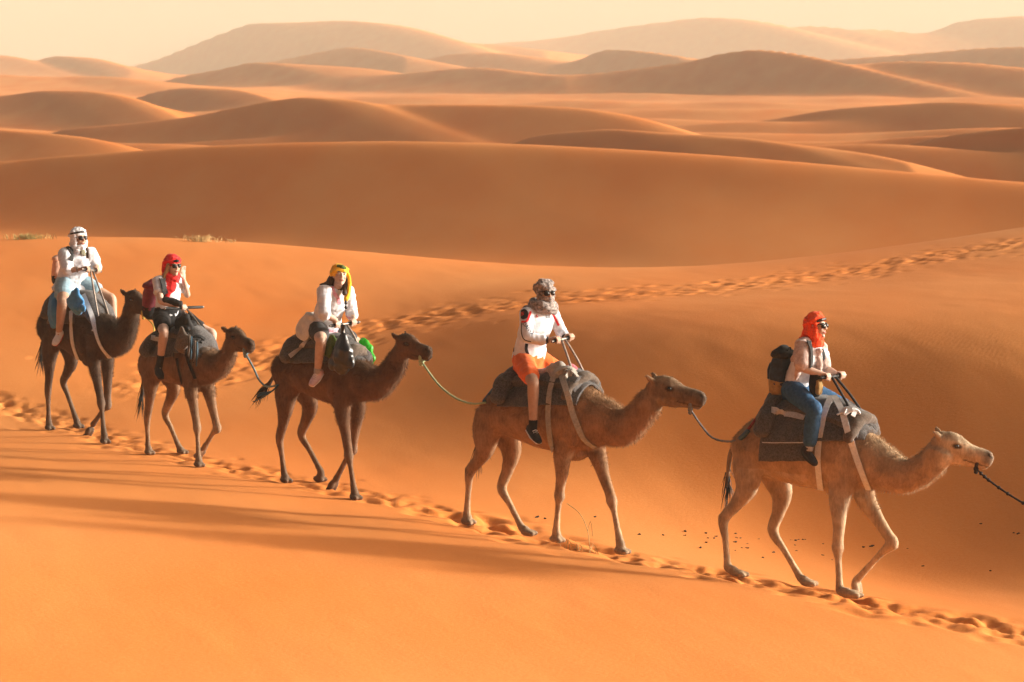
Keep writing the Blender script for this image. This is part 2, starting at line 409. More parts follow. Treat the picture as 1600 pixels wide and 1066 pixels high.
# ------------------------------------------------------------------ sculpting: lofted volumes fused into one skin
def unit(v):
    v = np.asarray(v, float); return v / (np.linalg.norm(v) + 1e-12)
class Clay:
    """collects closed volumes, then fuses them into one continuous skin"""
    def __init__(self): self.V = []; self.F = []; self.n = 0
    def _add(self, V, F):
        self.V += [tuple(v) for v in V]; self.F += [tuple(i + self.n for i in f) for f in F]; self.n += len(V)
    def loft(self, pts, ra, rb=None, side=(0, 1, 0), n=14, power=2.0, sides=None):
        pts = [np.asarray(p, float) for p in pts]; m = len(pts)
        ra = list(ra) if hasattr(ra, '__len__') else [ra] * m
        rb = ra if rb is None else (list(rb) if hasattr(rb, '__len__') else [rb] * m)
        V = []
        prev = np.asarray(side, float)
        T = []
        for i in range(m):
            t = pts[min(i + 1, m - 1)] - pts[max(i - 1, 0)]
            T.append(unit(t))
        # round the two ends
        P2 = [pts[0] - T[0] * rb[0] * .55] + pts + [pts[-1] + T[-1] * rb[-1] * .55]
        A2 = [ra[0] * .55] + ra + [ra[-1] * .55]; B2 = [rb[0] * .55] + rb + [rb[-1] * .55]
        T2 = [T[0]] + T + [T[-1]]
        for i, p in enumerate(P2):
            t = T2[i]
            ref = prev if sides is None else np.asarray(sides[min(max(i - 1, 0), m - 1)], float)
            s = unit(ref - t * np.dot(ref, t)); prev = s
            u = np.cross(t, s)
            for k in range(n):
                a = 2 * math.pi * k / n
                c, q = math.cos(a), math.sin(a)
                if power != 2.0:
                    c = math.copysign(abs(c) ** (2 / power), c); q = math.copysign(abs(q) ** (2 / power), q)
                V.append(p + s * (A2[i] * c) + u * (B2[i] * q))
        F = []
        M = len(P2)
        for i in range(M - 1):
            for k in range(n):
                k2 = (k + 1) % n
                F.append((i * n + k, i * n + k2, (i + 1) * n + k2, (i + 1) * n + k))
        F.append(tuple(range(n - 1, -1, -1))); F.append(tuple((M - 1) * n + k for k in range(n)))
        self._add(V, F); return self
    def ball(self, c, r, axes=None, n=12):
        c = np.asarray(c, float); r = (r, r, r) if not hasattr(r, '__len__') else r
        ax = np.eye(3) if axes is None else np.asarray(axes, float)
        V = [c + ax[2] * r[2]]; F = []
        m = n // 2
        for i in range(1, m):
            th = math.pi * i / m
            for k in range(n):
                ph = 2 * math.pi * k / n
                V.append(c + ax[0] * (r[0] * math.sin(th) * math.cos(ph)) + ax[1] * (r[1] * math.sin(th) * math.sin(ph)) + ax[2] * (r[2] * math.cos(th)))
        V.append(c - ax[2] * r[2]); L = len(V) - 1
        for k in range(n):
            F.append((0, 1 + k, 1 + (k + 1) % n)); F.append((L, L - n + (k + 1) % n, L - n + k))
        for i in range(m - 2):
            for k in range(n):
                a = 1 + i * n + k; b = 1 + i * n + (k + 1) % n
                F.append((a, a + n, b + n, b))
        self._add(V, F); return self
    def ring(self, c, axis, R0, r, n=20, m=8, R1=None, wob=0, seed=0):
        c = np.asarray(c, float); a = unit(axis); s = unit(np.cross(a, (0.3, 1, .2))); u = np.cross(a, s)
        R1 = R0 if R1 is None else R1
        V = []; F = []
        rg = random.Random(seed)
        for i in range(n):
            th = 2 * math.pi * i / n
            d = s * math.cos(th) + u * math.sin(th)
            cen = c + s * (R0 * math.cos(th)) + u * (R1 * math.sin(th)) + a * (wob * rg.uniform(-1, 1))
            rr = r * (1 + (.25 * rg.uniform(-1, 1) if wob else 0))
            for k in range(m):
                ph = 2 * math.pi * k / m
                V.append(cen + d * (rr * math.cos(ph)) + a * (rr * 1.25 * math.sin(ph)))
        for i in range(n):
            for k in range(m):
                F.append((i * m + k, ((i + 1) % n) * m + k, ((i + 1) % n) * m + (k + 1) % m, i * m + (k + 1) % m))
        self._add(V, F); return self
    def raw(self, name):
        return mesh_from(name, self.V, self.F)
    def fuse(self, name, voxel=.014, smooth=6, factor=.5):
        me = mesh_from('clay', self.V, self.F, False)
        bm = bmesh.new(); bm.from_mesh(me); bmesh.ops.recalc_face_normals(bm, faces=bm.faces); bm.to_mesh(me); bm.free()
        o = bpy.data.objects.new('clay', me); COL.objects.link(o)
        md = o.modifiers.new('r', 'REMESH'); md.mode = 'VOXEL'; md.voxel_size = voxel; md.adaptivity = 0
        if smooth:
            ms = o.modifiers.new('s', 'SMOOTH'); ms.factor = factor; ms.iterations = smooth
        dg = bpy.context.evaluated_depsgraph_get()
        out = bpy.data.meshes.new_from_object(o.evaluated_get(dg))
        bpy.data.objects.remove(o); bpy.data.meshes.remove(me)
        out.name = name
        out.polygons.foreach_set('use_smooth', np.ones(len(out.polygons), bool))
        return out
def coords(me):
    a = np.empty(len(me.vertices) * 3, np.float32); me.vertices.foreach_get('co', a); return a.reshape(-1, 3).astype(float)
def normals(me):
    a = np.empty(len(me.vertices) * 3, np.float32); me.vertices.foreach_get('normal', a); return a.reshape(-1, 3).astype(float)
def set_coords(me, P): me.vertices.foreach_set('co', np.asarray(P, np.float32).ravel()); me.update()
def vcol(me, C, name='coat'):
    at = me.color_attributes.new(name, 'FLOAT_COLOR', 'POINT')
    at.data.foreach_set('color', np.concatenate([C, np.ones((len(C), 1))], 1).astype(np.float32).ravel())
def n3(P, s, seed=0):
    return (fbm(P[:, 0] * s + P[:, 2] * s * .7, P[:, 1] * s - P[:, 2] * s * .6 + 9, seed) + fbm(P[:, 2] * s + 3, P[:, 0] * s * .8 - P[:, 1] * s * .5, seed + 5))
def wrinkle(me, amp, s, seed=0, stretch=(1, 1, 1)):
    P = coords(me); N = normals(me)
    d = n3(P * np.asarray(stretch), s, seed)
    r = 1 - np.abs(n3(P * np.asarray(stretch), s * .8, seed + 40)) * 4
    set_coords(me, P + N * (amp * (d * 1.2 + .35 * np.clip(r, 0, 1)))[:, None])
def tube(name, pts, r, material, parent=None, n=8, close=False):
    """rope or rod: a tube through the points (smoothed)"""
    pts = np.asarray(pts, float)
    c = Clay()
    rr = r if hasattr(r, '__len__') else [r] * len(pts)
    c.loft(pts, rr, side=(0.21, .95, .13), n=n)
    return link(name, c.raw(name), material, parent)
def curve_pts(pts, m=24):
    pts = np.asarray(pts, float); k = len(pts); out = []
    for i in range(k - 1):
        p0 = pts[max(i - 1, 0)]; p1 = pts[i]; p2 = pts[i + 1]; p3 = pts[min(i + 2, k - 1)]
        for t in np.linspace(0, 1, max(2, m // (k - 1)), endpoint=False):
            out.append(.5 * ((2 * p1) + (-p0 + p2) * t + (2 * p0 - 5 * p1 + 4 * p2 - p3) * t * t + (-p0 + 3 * p1 - 3 * p2 + p3) * t ** 3))
    out.append(pts[-1]); return np.array(out)
def band(name, pts, nrm, width, thick, material, parent, wdir=None):
    """flat strap: pts along, nrm outwards, a closed thin box section"""
    pts = np.asarray(pts, float); V = []; F = []
    m = len(pts)
    for i in range(m):
        t = unit(pts[min(i + 1, m - 1)] - pts[max(i - 1, 0)]); nn = unit(nrm[i] - t * np.dot(nrm[i], t)); w = np.cross(t, nn)
        a = pts[i] + w * width / 2; b = pts[i] - w * width / 2
        V += [a, b, b + nn * thick, a + nn * thick]
    for i in range(m - 1):
        for k in range(4):
            F.append((i * 4 + k, i * 4 + (k + 1) % 4, (i + 1) * 4 + (k + 1) % 4, (i + 1) * 4 + k))
    F.append((3, 2, 1, 0)); F.append(tuple((m - 1) * 4 + k for k in range(4)))
    me = mesh_from(name, V, F, False)
    bm = bmesh.new(); bm.from_mesh(me); bmesh.ops.recalc_face_normals(bm, faces=bm.faces); bm.to_mesh(me); bm.free()
    return link(name, me, material, parent)

# ------------------------------------------------------------------ more materials
def coat_material():
    m = mat('camel_coat', rough=.85, spec=.2, sheen=.06, sheen_rough=.35, sheen_tint=(1, .85, .65))
    n, l, b = nodes_of(m)
    at = n.new('ShaderNodeAttribute'); at.attribute_name = 'coat'
    tc = n.new('ShaderNodeTexCoord'); mp = n.new('ShaderNodeMapping'); mp.inputs['Scale'].default_value = (1, 1, .35)
    l.new(tc.outputs['Object'], mp.inputs['Vector'])
    no = n.new('ShaderNodeTexNoise'); no.inputs['Scale'].default_value = 46; no.inputs['Detail'].default_value = 6; no.inputs['Roughness'].default_value = .7
    l.new(mp.outputs['Vector'], no.inputs['Vector'])
    n2 = n.new('ShaderNodeTexNoise'); n2.inputs['Scale'].default_value = 7; n2.inputs['Detail'].default_value = 4
    l.new(tc.outputs['Object'], n2.inputs['Vector'])
    ad = n.new('ShaderNodeMath'); ad.operation = 'ADD'; l.new(no.outputs['Fac'], ad.inputs[0]); l.new(n2.outputs['Fac'], ad.inputs[1])
    mr = n.new('ShaderNodeMapRange'); mr.inputs[1].default_value = .7; mr.inputs[2].default_value = 1.3; mr.inputs[3].default_value = .58; mr.inputs[4].default_value = 1.38
    l.new(ad.outputs[0], mr.inputs[0])
    mx = n.new('ShaderNodeVectorMath'); mx.operation = 'SCALE'; l.new(at.outputs['Color'], mx.inputs[0]); l.new(mr.outputs[0], mx.inputs['Scale'])
    l.new(mx.outputs[0], b.inputs['Base Color'])
    bp = n.new('ShaderNodeBump'); bp.inputs['Strength'].default_value = .6; bp.inputs['Distance'].default_value = .012
    l.new(no.outputs['Fac'], bp.inputs['Height']); l.new(bp.outputs['Normal'], b.inputs['Normal'])
    return m
COAT = coat_material()
EYE = mat('dark_eye', (.008, .006, .005), .15, spec=.6)
DARKHAIR = mat('dark_hair', (.018, .012, .009), .7)
FURMAT = None
def noisy(name, c0, c1, scale, rough=.9, bump=.3, dist=.01, stretch=(1, 1, 1), **kw):
    m = mat(name, rough=rough, **kw); n, l, b = nodes_of(m)
    tc = n.new('ShaderNodeTexCoord'); mp = n.new('ShaderNodeMapping'); mp.inputs['Scale'].default_value = stretch
    l.new(tc.outputs['Object'], mp.inputs['Vector'])
    no = n.new('ShaderNodeTexNoise'); no.inputs['Scale'].default_value = scale; no.inputs['Detail'].default_value = 6; no.inputs['Roughness'].default_value = .65
    l.new(mp.outputs['Vector'], no.inputs['Vector'])
    cr = n.new('ShaderNodeValToRGB'); cr.color_ramp.elements[0].position = .32; cr.color_ramp.elements[1].position = .7
    cr.color_ramp.elements[0].color = (*c0, 1); cr.color_ramp.elements[1].color = (*c1, 1)
    l.new(no.outputs['Fac'], cr.inputs['Fac']); l.new(cr.outputs['Color'], b.inputs['Base Color'])
    if bump:
        bp = n.new('ShaderNodeBump'); bp.inputs['Strength'].default_value = bump; bp.inputs['Distance'].default_value = dist
        l.new(no.outputs['Fac'], bp.inputs['Height']); l.new(bp.outputs['Normal'], b.inputs['Normal'])
    return m

# ------------------------------------------------------------------ camels
class Frame:
    """a walking frame: base on the ground, x forward, y to the left (away from the camera), z up"""
    def __init__(self, base, heading):
        self.base = np.asarray(base, float); self.h = heading
        self.fw = np.array([math.cos(heading), -math.sin(heading), 0]); self.lf = np.array([math.sin(heading), math.cos(heading), 0])
    def loc(self, p):
        q = np.asarray(p, float) - self.base; return np.array([q @ self.fw, q @ self.lf, q[2]])
    def world(self, q): return self.base + self.fw * q[0] + self.lf * q[1] + np.array([0, 0, q[2]])
    def px(self, u, v, lat=0.0): return self.loc(on_plane(u, v, self.base + self.lf * lat, self.lf))
    def foot(self, u, v): return self.loc(ground_pt(u, v))
    def v_to_z(self, x, v, lat=0.0):
        """height at local x whose picture row is v"""
        lo, hi = -1.0, 3.0
        for _ in range(40):
            m = .5 * (lo + hi)
            if project(self.world((x, lat, m)))[1] > v: lo = m
            else: hi = m
        return lo

def interp_st(xs, ys, x): return float(pchip(xs, ys, np.array([x]))[0])

class Camel: pass
def build_camel(spec):
    c = Camel(); c.spec = spec
    fr = Frame(ground_pt(*spec['base']), R(spec['heading'])); c.fr = fr
    S = spec.get('size', 1.0); c.S = S
    root = empty('camel', fr.base, -fr.h); c.root = root
    tag(root, spec['label'], 'camel', 'camels roped together in a caravan')
    # torso stations
    L = spec['len']
    xs = np.array([-.80, -.62, -.36, -.05, .27, .52, .70]) * L + spec.get('shift', 0)
    top = np.array([fr.v_to_z(x, v) for x, v in zip(xs, spec['top'])])
    bot = np.array([fr.v_to_z(x, v, -.12) for x, v in zip(xs, spec['bot'])])
    hw = np.array([.13, .225, .27, .305, .285, .235, .16]) * S * spec.get('girth', 1.0)
    c.xs, c.zc, c.hz, c.hw = xs, (top + bot) / 2, (top - bot) / 2, hw
    clay = Clay()
    xx = np.linspace(xs[0], xs[-1], 22)
    c.ring = lambda x: (interp_st(xs, c.zc, x), interp_st(xs, c.hz, x), interp_st(xs, c.hw, x))
    st = [c.ring(x) for x in xx]
    clay.loft([(x, 0, s[0]) for x, s in zip(xx, st)], [s[2] for s in st], [s[1] for s in st], n=24, sides=[(0, 1, 0)] * len(xx))
    # neck
    nk = [fr.px(u, v, spec.get('necklat', 0)) for u, v, r in spec['neck']]
    pxm = FPX / (np.linalg.norm(fr.base - CAM))
    nr_ = [r / pxm for u, v, r in spec['neck']]
    x_ch = xs[-2]; zc, hz, w_ = c.ring(x_ch)
    npts = [np.array([x_ch - .10, 0, zc + hz * .08]), np.array([x_ch + .02, 0, zc - hz * .02])] + nk
    nra = [w_ * .8, w_ * .88] + [r * .80 for r in nr_]; nrb = [hz * .86, hz * .92] + nr_
    cp = curve_pts(np.array([np.concatenate([p, [a, b]]) for p, a, b in zip(npts, nra, nrb)]), 40)
    # head
    hp = np.asarray(on_plane(*spec['poll'], fr.base, fr.lf))
    hh = R(spec['headdir']); hlf = np.array([math.sin(hh), math.cos(hh), 0])
    tip = fr.loc(on_plane(*spec['tip'], hp, hlf)); poll = fr.loc(hp)
    ax = unit(tip - poll); HL = np.linalg.norm(tip - poll)
    lat = unit(np.cross((0, 0, 1), ax)); upv = np.cross(ax, lat)
    c.head = (poll, ax, lat, upv, HL)
    # the neck ends inside the skull
    k = HL / .60
    H = lambda t, s, u: poll + ax * (t * k) + lat * (s * k) + upv * (u * k)
    c.H = H
    npl = list(cp[:, :3]) + [H(.05, 0, -.03)]
    clay.loft(npl, list(cp[:, 3]) + [.085 * k], list(cp[:, 4]) + [.12 * k], n=20)
    # skull, muzzle, lips, jaw, brow, cheeks, ears  (t forward, s sideways, u up; poll line = axis)
    ht = [(-.03, -.005, .070, .065), (.03, .010, .110, .090), (.10, .018, .130, .098), (.17, .014, .132, .096), (.25, -.008, .118, .082), (.33, -.024, .104, .068), (.41, -.028, .096, .066), (.49, -.020, .092, .070), (.545, -.016, .078, .064), (.585, -.020, .052, .048)]
    clay.loft([H(t, 0, u) for t, u, a, b in ht], [b * k * 1.10 for t, u, a, b in ht], [a * k * 1.12 for t, u, a, b in ht], n=18, sides=[lat] * len(ht))
    clay.loft([H(.08, 0, -.110), H(.20, 0, -.135), (H(.33, 0, -.130)), H(.43, 0, -.118), H(.505, 0, -.118)], [.062 * k, .058 * k, .045 * k, .038 * k, .034 * k], [.06 * k, .044 * k, .034 * k, .030 * k, .026 * k], n=12, sides=[lat] * 5)
    clay.ball(H(.530, 0, -.118), (.050 * k, .038 * k, .030 * k), (ax, lat, upv))                 # lower lip
    for q in (-1, 1):
        clay.ball(H(.570, .026 * q, -.058), (.040 * k, .032 * k, .052 * k), (ax, lat, upv))      # split upper lip
        clay.ball(H(.555, .034 * q, .040), (.040 * k, .020 * k, .022 * k), (ax, lat, upv))       # nostril ridge
    for s in (-1, 1):
        clay.ball(H(.180, s * .082, .072), (.070 * k, .026 * k, .024 * k), (ax, lat, upv))       # brow
        clay.ball(H(.11, s * .068, -.070), (.085 * k, .034 * k, .075 * k), (ax, lat, upv))       # cheek
        e0 = H(.010, s * .068, .070); e1 = H(-.048, s * .112, .118); e2 = H(-.080, s * .130, .142)
        clay.loft([e0, .5 * (e0 + e1), e1, e2], [.020 * k, .040 * k, .038 * k, .016 * k], [.022 * k, .022 * k, .018 * k, .010 * k], side=upv, n=10)
    clay.ball(H(.06, 0, .105), (.095 * k, .060 * k, .040 * k), (ax, lat, upv))                    # poll tuft
    # chest pad, shoulder and haunch muscle, loose skin at the flank
    xk = xs[4]; zc, hz, w_ = c.ring(xk); clay.ball((xk + .10, 0, zc - hz * .98), (.15 * S, .10 * S, .07 * S))
    for sd in (-1, 1):
        zc, hz, w_ = c.ring(xs[5]); clay.ball((xs[5] - .06, sd * w_ * .80, zc - hz * .15), (.14 * S, .07 * S, .24 * S))
        zc, hz, w_ = c.ring(xs[1]); clay.ball((xs[1] + .02, sd * w_ * .72, zc - hz * .05), (.19 * S, .10 * S, .20 * S))
    # legs
    J = spec['legs']; c.feet = []
    def leg(name, hind, lat0):
        pts = J[name]; up_ = pts['up']
        foot = fr.foot(*pts['toe']) if not pts.get('lift') else fr.px(*pts['toe'], lat0 * .8)
        sgn = math.copysign(1, lat0)
        latf = foot[1]
        if abs(latf - lat0) > .22: latf = lat0 + math.copysign(.22, latf - lat0)
        def jp(key, w): return fr.px(*pts[key], lat0 * (1 - w) + latf * w)
        ank = jp('ankle', .9)
        dirf = np.array([1, .12 * sgn, 0.]); dirf = unit(dirf)
        if hind:
            sk = up_; hip = fr.px(*pts['hip'], lat0 * .75); st_ = jp('stifle', .15); hk = jp('hock', .55)
            P = [hip, .55 * hip + .45 * st_ + np.array([-.02, 0, .0]), st_, .5 * st_ + .5 * hk + np.array([.012, 0, 0]), hk, .62 * hk + .38 * ank, .25 * hk + .75 * ank, ank]
            ra = np.array([.115, .115, .085, .054, .046, .034, .033, .042]) * S; rb = np.array([.22, .185, .120, .075, .060, .037, .035, .046]) * S
        else:
            hip = fr.px(*pts['hip'], lat0 * .85); el = jp('elbow', .1); kn = jp('knee', .5)
            P = [hip, el + np.array([-.01, 0, .05]), .55 * el + .45 * kn, .12 * el + .88 * kn, kn - np.array([0, 0, .02]), .7 * kn + .3 * ank, .3 * kn + .7 * ank, ank]
            ra = np.array([.10, .085, .060, .050, .056, .033, .032, .040]) * S; rb = np.array([.19, .115, .070, .056, .064, .036, .034, .044]) * S
        cpl = curve_pts(np.array([np.concatenate([p, [a, b]]) for p, a, b in zip(P, ra, rb)]), 36)
        clay.loft(cpl[:, :3], cpl[:, 3], cpl[:, 4], n=14)
        if hind: clay.ball(P[4] + np.array([-.018, 0, .012]), (.05 * S, .038 * S, .06 * S))
        else: clay.ball(P[4] + np.array([.012, 0, -.005]), (.055 * S, .052 * S, .065 * S))
        # foot: pad and two toes
        if pts.get('lift'):
            tw = unit(foot - ank); s_ = np.array([0, 1., 0]); u_ = unit(np.cross(tw, s_))
            for q in (-1, 1):
                clay.ball(.45 * ank + .55 * foot + s_ * (.030 * q * S), (.085 * S, .036 * S, .042 * S), (tw, s_, u_))
                clay.ball(foot + s_ * (.036 * q * S), (.05 * S, .036 * S, .036 * S), (tw, s_, u_))
        else:
            g = foot.copy()
            gz = float(near_z(*fr.world((g[0], latf, 0))[:2])) - fr.base[2]
            cen = np.array([.5 * ank[0] + .5 * (g[0] - .03), .7 * latf + .3 * ank[1], gz + .035 * S])
            clay.loft([ank, .45 * ank + .55 * cen + dirf * .01], [.040 * S, .048 * S], [.044 * S, .056 * S], n=12)
            s_ = np.array([-dirf[1], dirf[0], 0])
            clay.ball(cen, (.080 * S, .068 * S, .042 * S), (dirf, s_, (0, 0, 1)))
            for q in (-1, 1):
                clay.ball(cen + dirf * (.060 * S) + s_ * (.033 * q * S) + np.array([0, 0, -.006]), (.055 * S, .033 * S, .032 * S), (dirf, s_, (0, 0, 1)))
            c.feet.append(fr.world((cen[0], cen[1], gz)))
        c.__dict__['leg_' + name] = P
    leg('HN', True, -.16 * S); leg('HF', True, .16 * S); leg('FN', False, -.145 * S); leg('FF', False, .145 * S)
    me = clay.fuse('body', .015, 5)
    P = coords(me); N0 = normals(me)
    body_w = smooth01((P[:, 2] - .55) / .3)
    set_coords(me, P + N0 * ((.010 * n3(P * np.array([1, 1, .5]), 7, 5) + .006 * n3(P, 17, 6)) * (.35 + .65 * body_w))[:, None])
    # coat
    P = coords(me); K = spec['coat']; base = np.array(K['base']); C = np.repeat(base[None], len(P), 0)
    def mixc(col, w): nonlocal C; C = C * (1 - w[:, None]) + np.array(col)[None] * w[:, None]
    z = P[:, 2]; hp_ = P - poll[None]; th = hp_ @ ax / k; uh = hp_ @ upv / k; sh = hp_ @ lat / k
    onhead = (np.abs(sh) < .20) & (th > -.12) & (th < .75) & (np.abs(uh) < .24)
    nz = n3(P, 3.0, 11)
    mixc(K['leg'], smooth01((.85 - z + nz * .5) / .5) * .9)
    mixc(K['foot'], smooth01((.22 - z + nz * .1) / .18) * .8)
    mixc(K['top'], smooth01((z - 1.25 + nz * .3) / .4) * (~onhead) * .8)
    for nm in ('leg_FN', 'leg_FF', 'leg_HN', 'leg_HF'):
        kp = c.__dict__[nm][4] if 'F' in nm[4] else c.__dict__[nm][2]
        dk = np.linalg.norm(P - kp[None], axis=1)
        mixc(np.array(K['foot']) * 1.25, smooth01((.085 - dk) / .04) * .6)
    if 'patch' in K:
        mixc(K['patch'], smooth01((nz - .12) / .2) * (z > .7) * (z < 1.15) * .7)
    hw_ = np.where(onhead, smooth01((th + .06 + uh * .2) / .14), 0)
    mixc(K['head'], hw_)
    mixc(K['muzzle'], hw_ * smooth01((th - .44) / .12) * smooth01((.12 + uh) / .05) * .8)
    mixc(K['jaw'], hw_ * smooth01((-.05 - uh) / .06) * .7)
    mixc(K['crown'], hw_ * smooth01((uh - .07) / .04) * smooth01((.20 - th) / .1) * .8)
    ed = np.sqrt(((th - .205) / .052) ** 2 + ((uh - .038) / .028) ** 2)
    mixc((.02, .013, .01), hw_ * smooth01((1.35 - ed) / .6) * .85)
    # nostril and mouth line
    nd = np.sqrt(((th - .568) / .030) ** 2 + ((uh - .022 - (.568 - th) * .5) / .012) ** 2)
    mixc((.012, .008, .006), hw_ * smooth01((1.4 - nd) / .5) * .9 * (np.abs(sh) > .02))
    ml = np.abs(uh + .098 + (th - .45) * .05)
    mixc((.03, .018, .012), hw_ * smooth01((.012 - ml) / .008) * (th > .30) * .8)
    C *= (1 + .22 * n3(P, 1.6, 3))[:, None]
    C *= np.array([1.18, 1.13, 1.08])
    vcol(me, np.clip(C, .004, .9))
    c.body = link('body', me, COAT, root)
    from mathutils.bvhtree import BVHTree
    c.bvh = BVHTree.FromPolygons([tuple(p) for p in P], [tuple(p.vertices) for p in me.polygons])
    # eyes
    for s in (-1, 1):
        e = Clay().ball(H(.205, s * .094, .038), .024 * k, n=12).raw('eye'); link('eye', e, EYE, root)
    # tail: dock and tuft
    t0 = np.array([xs[0] - .01, 0, c.zc[0] + c.hz[0] * .45]); tl = spec.get('tail', [(-.08, -.12), (-.10, -.30), (-.09, -.48)])
    tp = [t0 + np.array([.06, 0, .02])] + [t0 + np.array([a * S, spec.get('taillat', -.03) * i, b * S]) for i, (a, b) in enumerate(tl)]
    tp = curve_pts(tp, 16)
    tl_o = tube('tail', tp, list(np.linspace(.034, .016, len(tp))), COAT, root)
    tm = tl_o.data; vcol(tm, np.repeat(base[None] * .8, len(tm.vertices), 0))
    # tuft strands
    rg = random.Random(int(spec['base'][0])); V = []; F = []
    d_end = unit(tp[-1] - tp[-4])
    for i in range(70):
        q = tp[-1 - rg.randrange(6)] + np.array([rg.gauss(0, .012), rg.gauss(0, .012), 0]); ln = rg.uniform(.14, .32) * S
        d = unit(d_end + np.array([rg.gauss(0, .22), rg.gauss(0, .22), rg.gauss(-.15, .15)])); w = unit(np.cross(d, (rg.random(), rg.random(), 1))) * .006
        b = len(V); V += [q - w, q + w, q + d * ln * .6 + w * .8 + np.array([0, 0, -.01]), q + d * ln * .6 - w * .8, q + d * ln + np.array([0, 0, -.03])]
        F += [(b, b + 1, b + 2, b + 3), (b + 3, b + 2, b + 4)]
    link('tail_tuft', mesh_from('tail_tuft', V, F), DARKHAIR, tl_o)
    # short hair along the skin, longer on hump, neck crest, throat and crown
    N = normals(me); rg = np.random.default_rng(int(spec['base'][0]))
    wgt = np.full(len(P), .35)
    thr = (P[:, 0] > xs[-2]) & ~onhead & (z > .82)
    wgt[thr] = 1.0
    wgt[(z > 1.3)] = 1.0
    pick = rg.choice(len(P), size=38000, replace=True, p=wgt / wgt.sum())
    p0 = P[pick] + rg.normal(0, .004, (len(pick), 3)); nn = N[pick]
    flow = np.stack([-.5 + 0 * nn[:, 0], 0 * nn[:, 0], -.8 + 0 * nn[:, 0]], 1) + rg.normal(0, .35, nn.shape)
    flow -= nn * (flow * nn).sum(1)[:, None]
    ln = np.where(wgt[pick] > .5, rg.uniform(.012, .036, len(pick)), rg.uniform(.008, .020, len(pick)))
    ln = np.where((z[pick] > 1.12) & ~onhead[pick] & (P[pick][:, 0] > 0), ln * 1.35, ln)
    ln = np.where((N[pick][:, 2] < -.3) & thr[pick], ln * 1.2, ln)
    ln = np.where(onhead[pick], ln * .45, ln); ln = np.where(z[pick] < .8, ln * .6, ln); ln = np.where(hw_[pick] * (th[pick] > .3) > .5, .003, ln)
    dd = nn * .7 + flow * .65; dd /= np.linalg.norm(dd, axis=1)[:, None]
    sd = np.cross(dd, rg.normal(0, 1, dd.shape)); sd /= np.linalg.norm(sd, axis=1)[:, None] + 1e-9
    V = np.stack([p0 - sd * .0016 - nn * .003, p0 + sd * .0016 - nn * .003, p0 + dd * ln[:, None]], 1).reshape(-1, 3)
    Fh = np.arange(len(V)).reshape(-1, 3)
    fm = mesh_from('hair', V, Fh); vcol(fm, np.repeat(np.clip(C[pick] * 1.15, 0, 1), 3, 0))
    tag(link('hair', fm, COAT, c.body), kind='stuff')
    return c

TAN = dict(base=(.30, .215, .135), leg=(.39, .29, .185), foot=(.27, .205, .14), top=(.25, .17, .10), head=(.40, .31, .21), muzzle=(.10, .075, .058), jaw=(.45, .36, .26), crown=(.23, .165, .10), patch=(.36, .29, .21))
BRN = dict(base=(.23, .138, .076), leg=(.35, .25, .16), foot=(.22, .165, .115), top=(.21, .122, .062), head=(.135, .09, .056), muzzle=(.065, .046, .034), jaw=(.21, .15, .095), crown=(.18, .12, .068))
DRK = dict(base=(.105, .056, .031), leg=(.14, .084, .05), foot=(.10, .070, .050), top=(.068, .036, .020), head=(.092, .050, .029), muzzle=(.04, .026, .018), jaw=(.09, .052, .032), crown=(.042, .025, .016))
DK2 = dict(base=(.145, .086, .050), leg=(.22, .15, .095), foot=(.14, .10, .07), top=(.088, .052, .031), head=(.09, .055, .034), muzzle=(.045, .029, .02), jaw=(.12, .075, .046), crown=(.055, .034, .021))
BLK = dict(base=(.062, .039, .027), leg=(.11, .076, .053), foot=(.095, .072, .055), top=(.044, .028, .019), head=(.050, .032, .022), muzzle=(.02, .014, .011), jaw=(.06, .042, .031), crown=(.022, .015, .011))
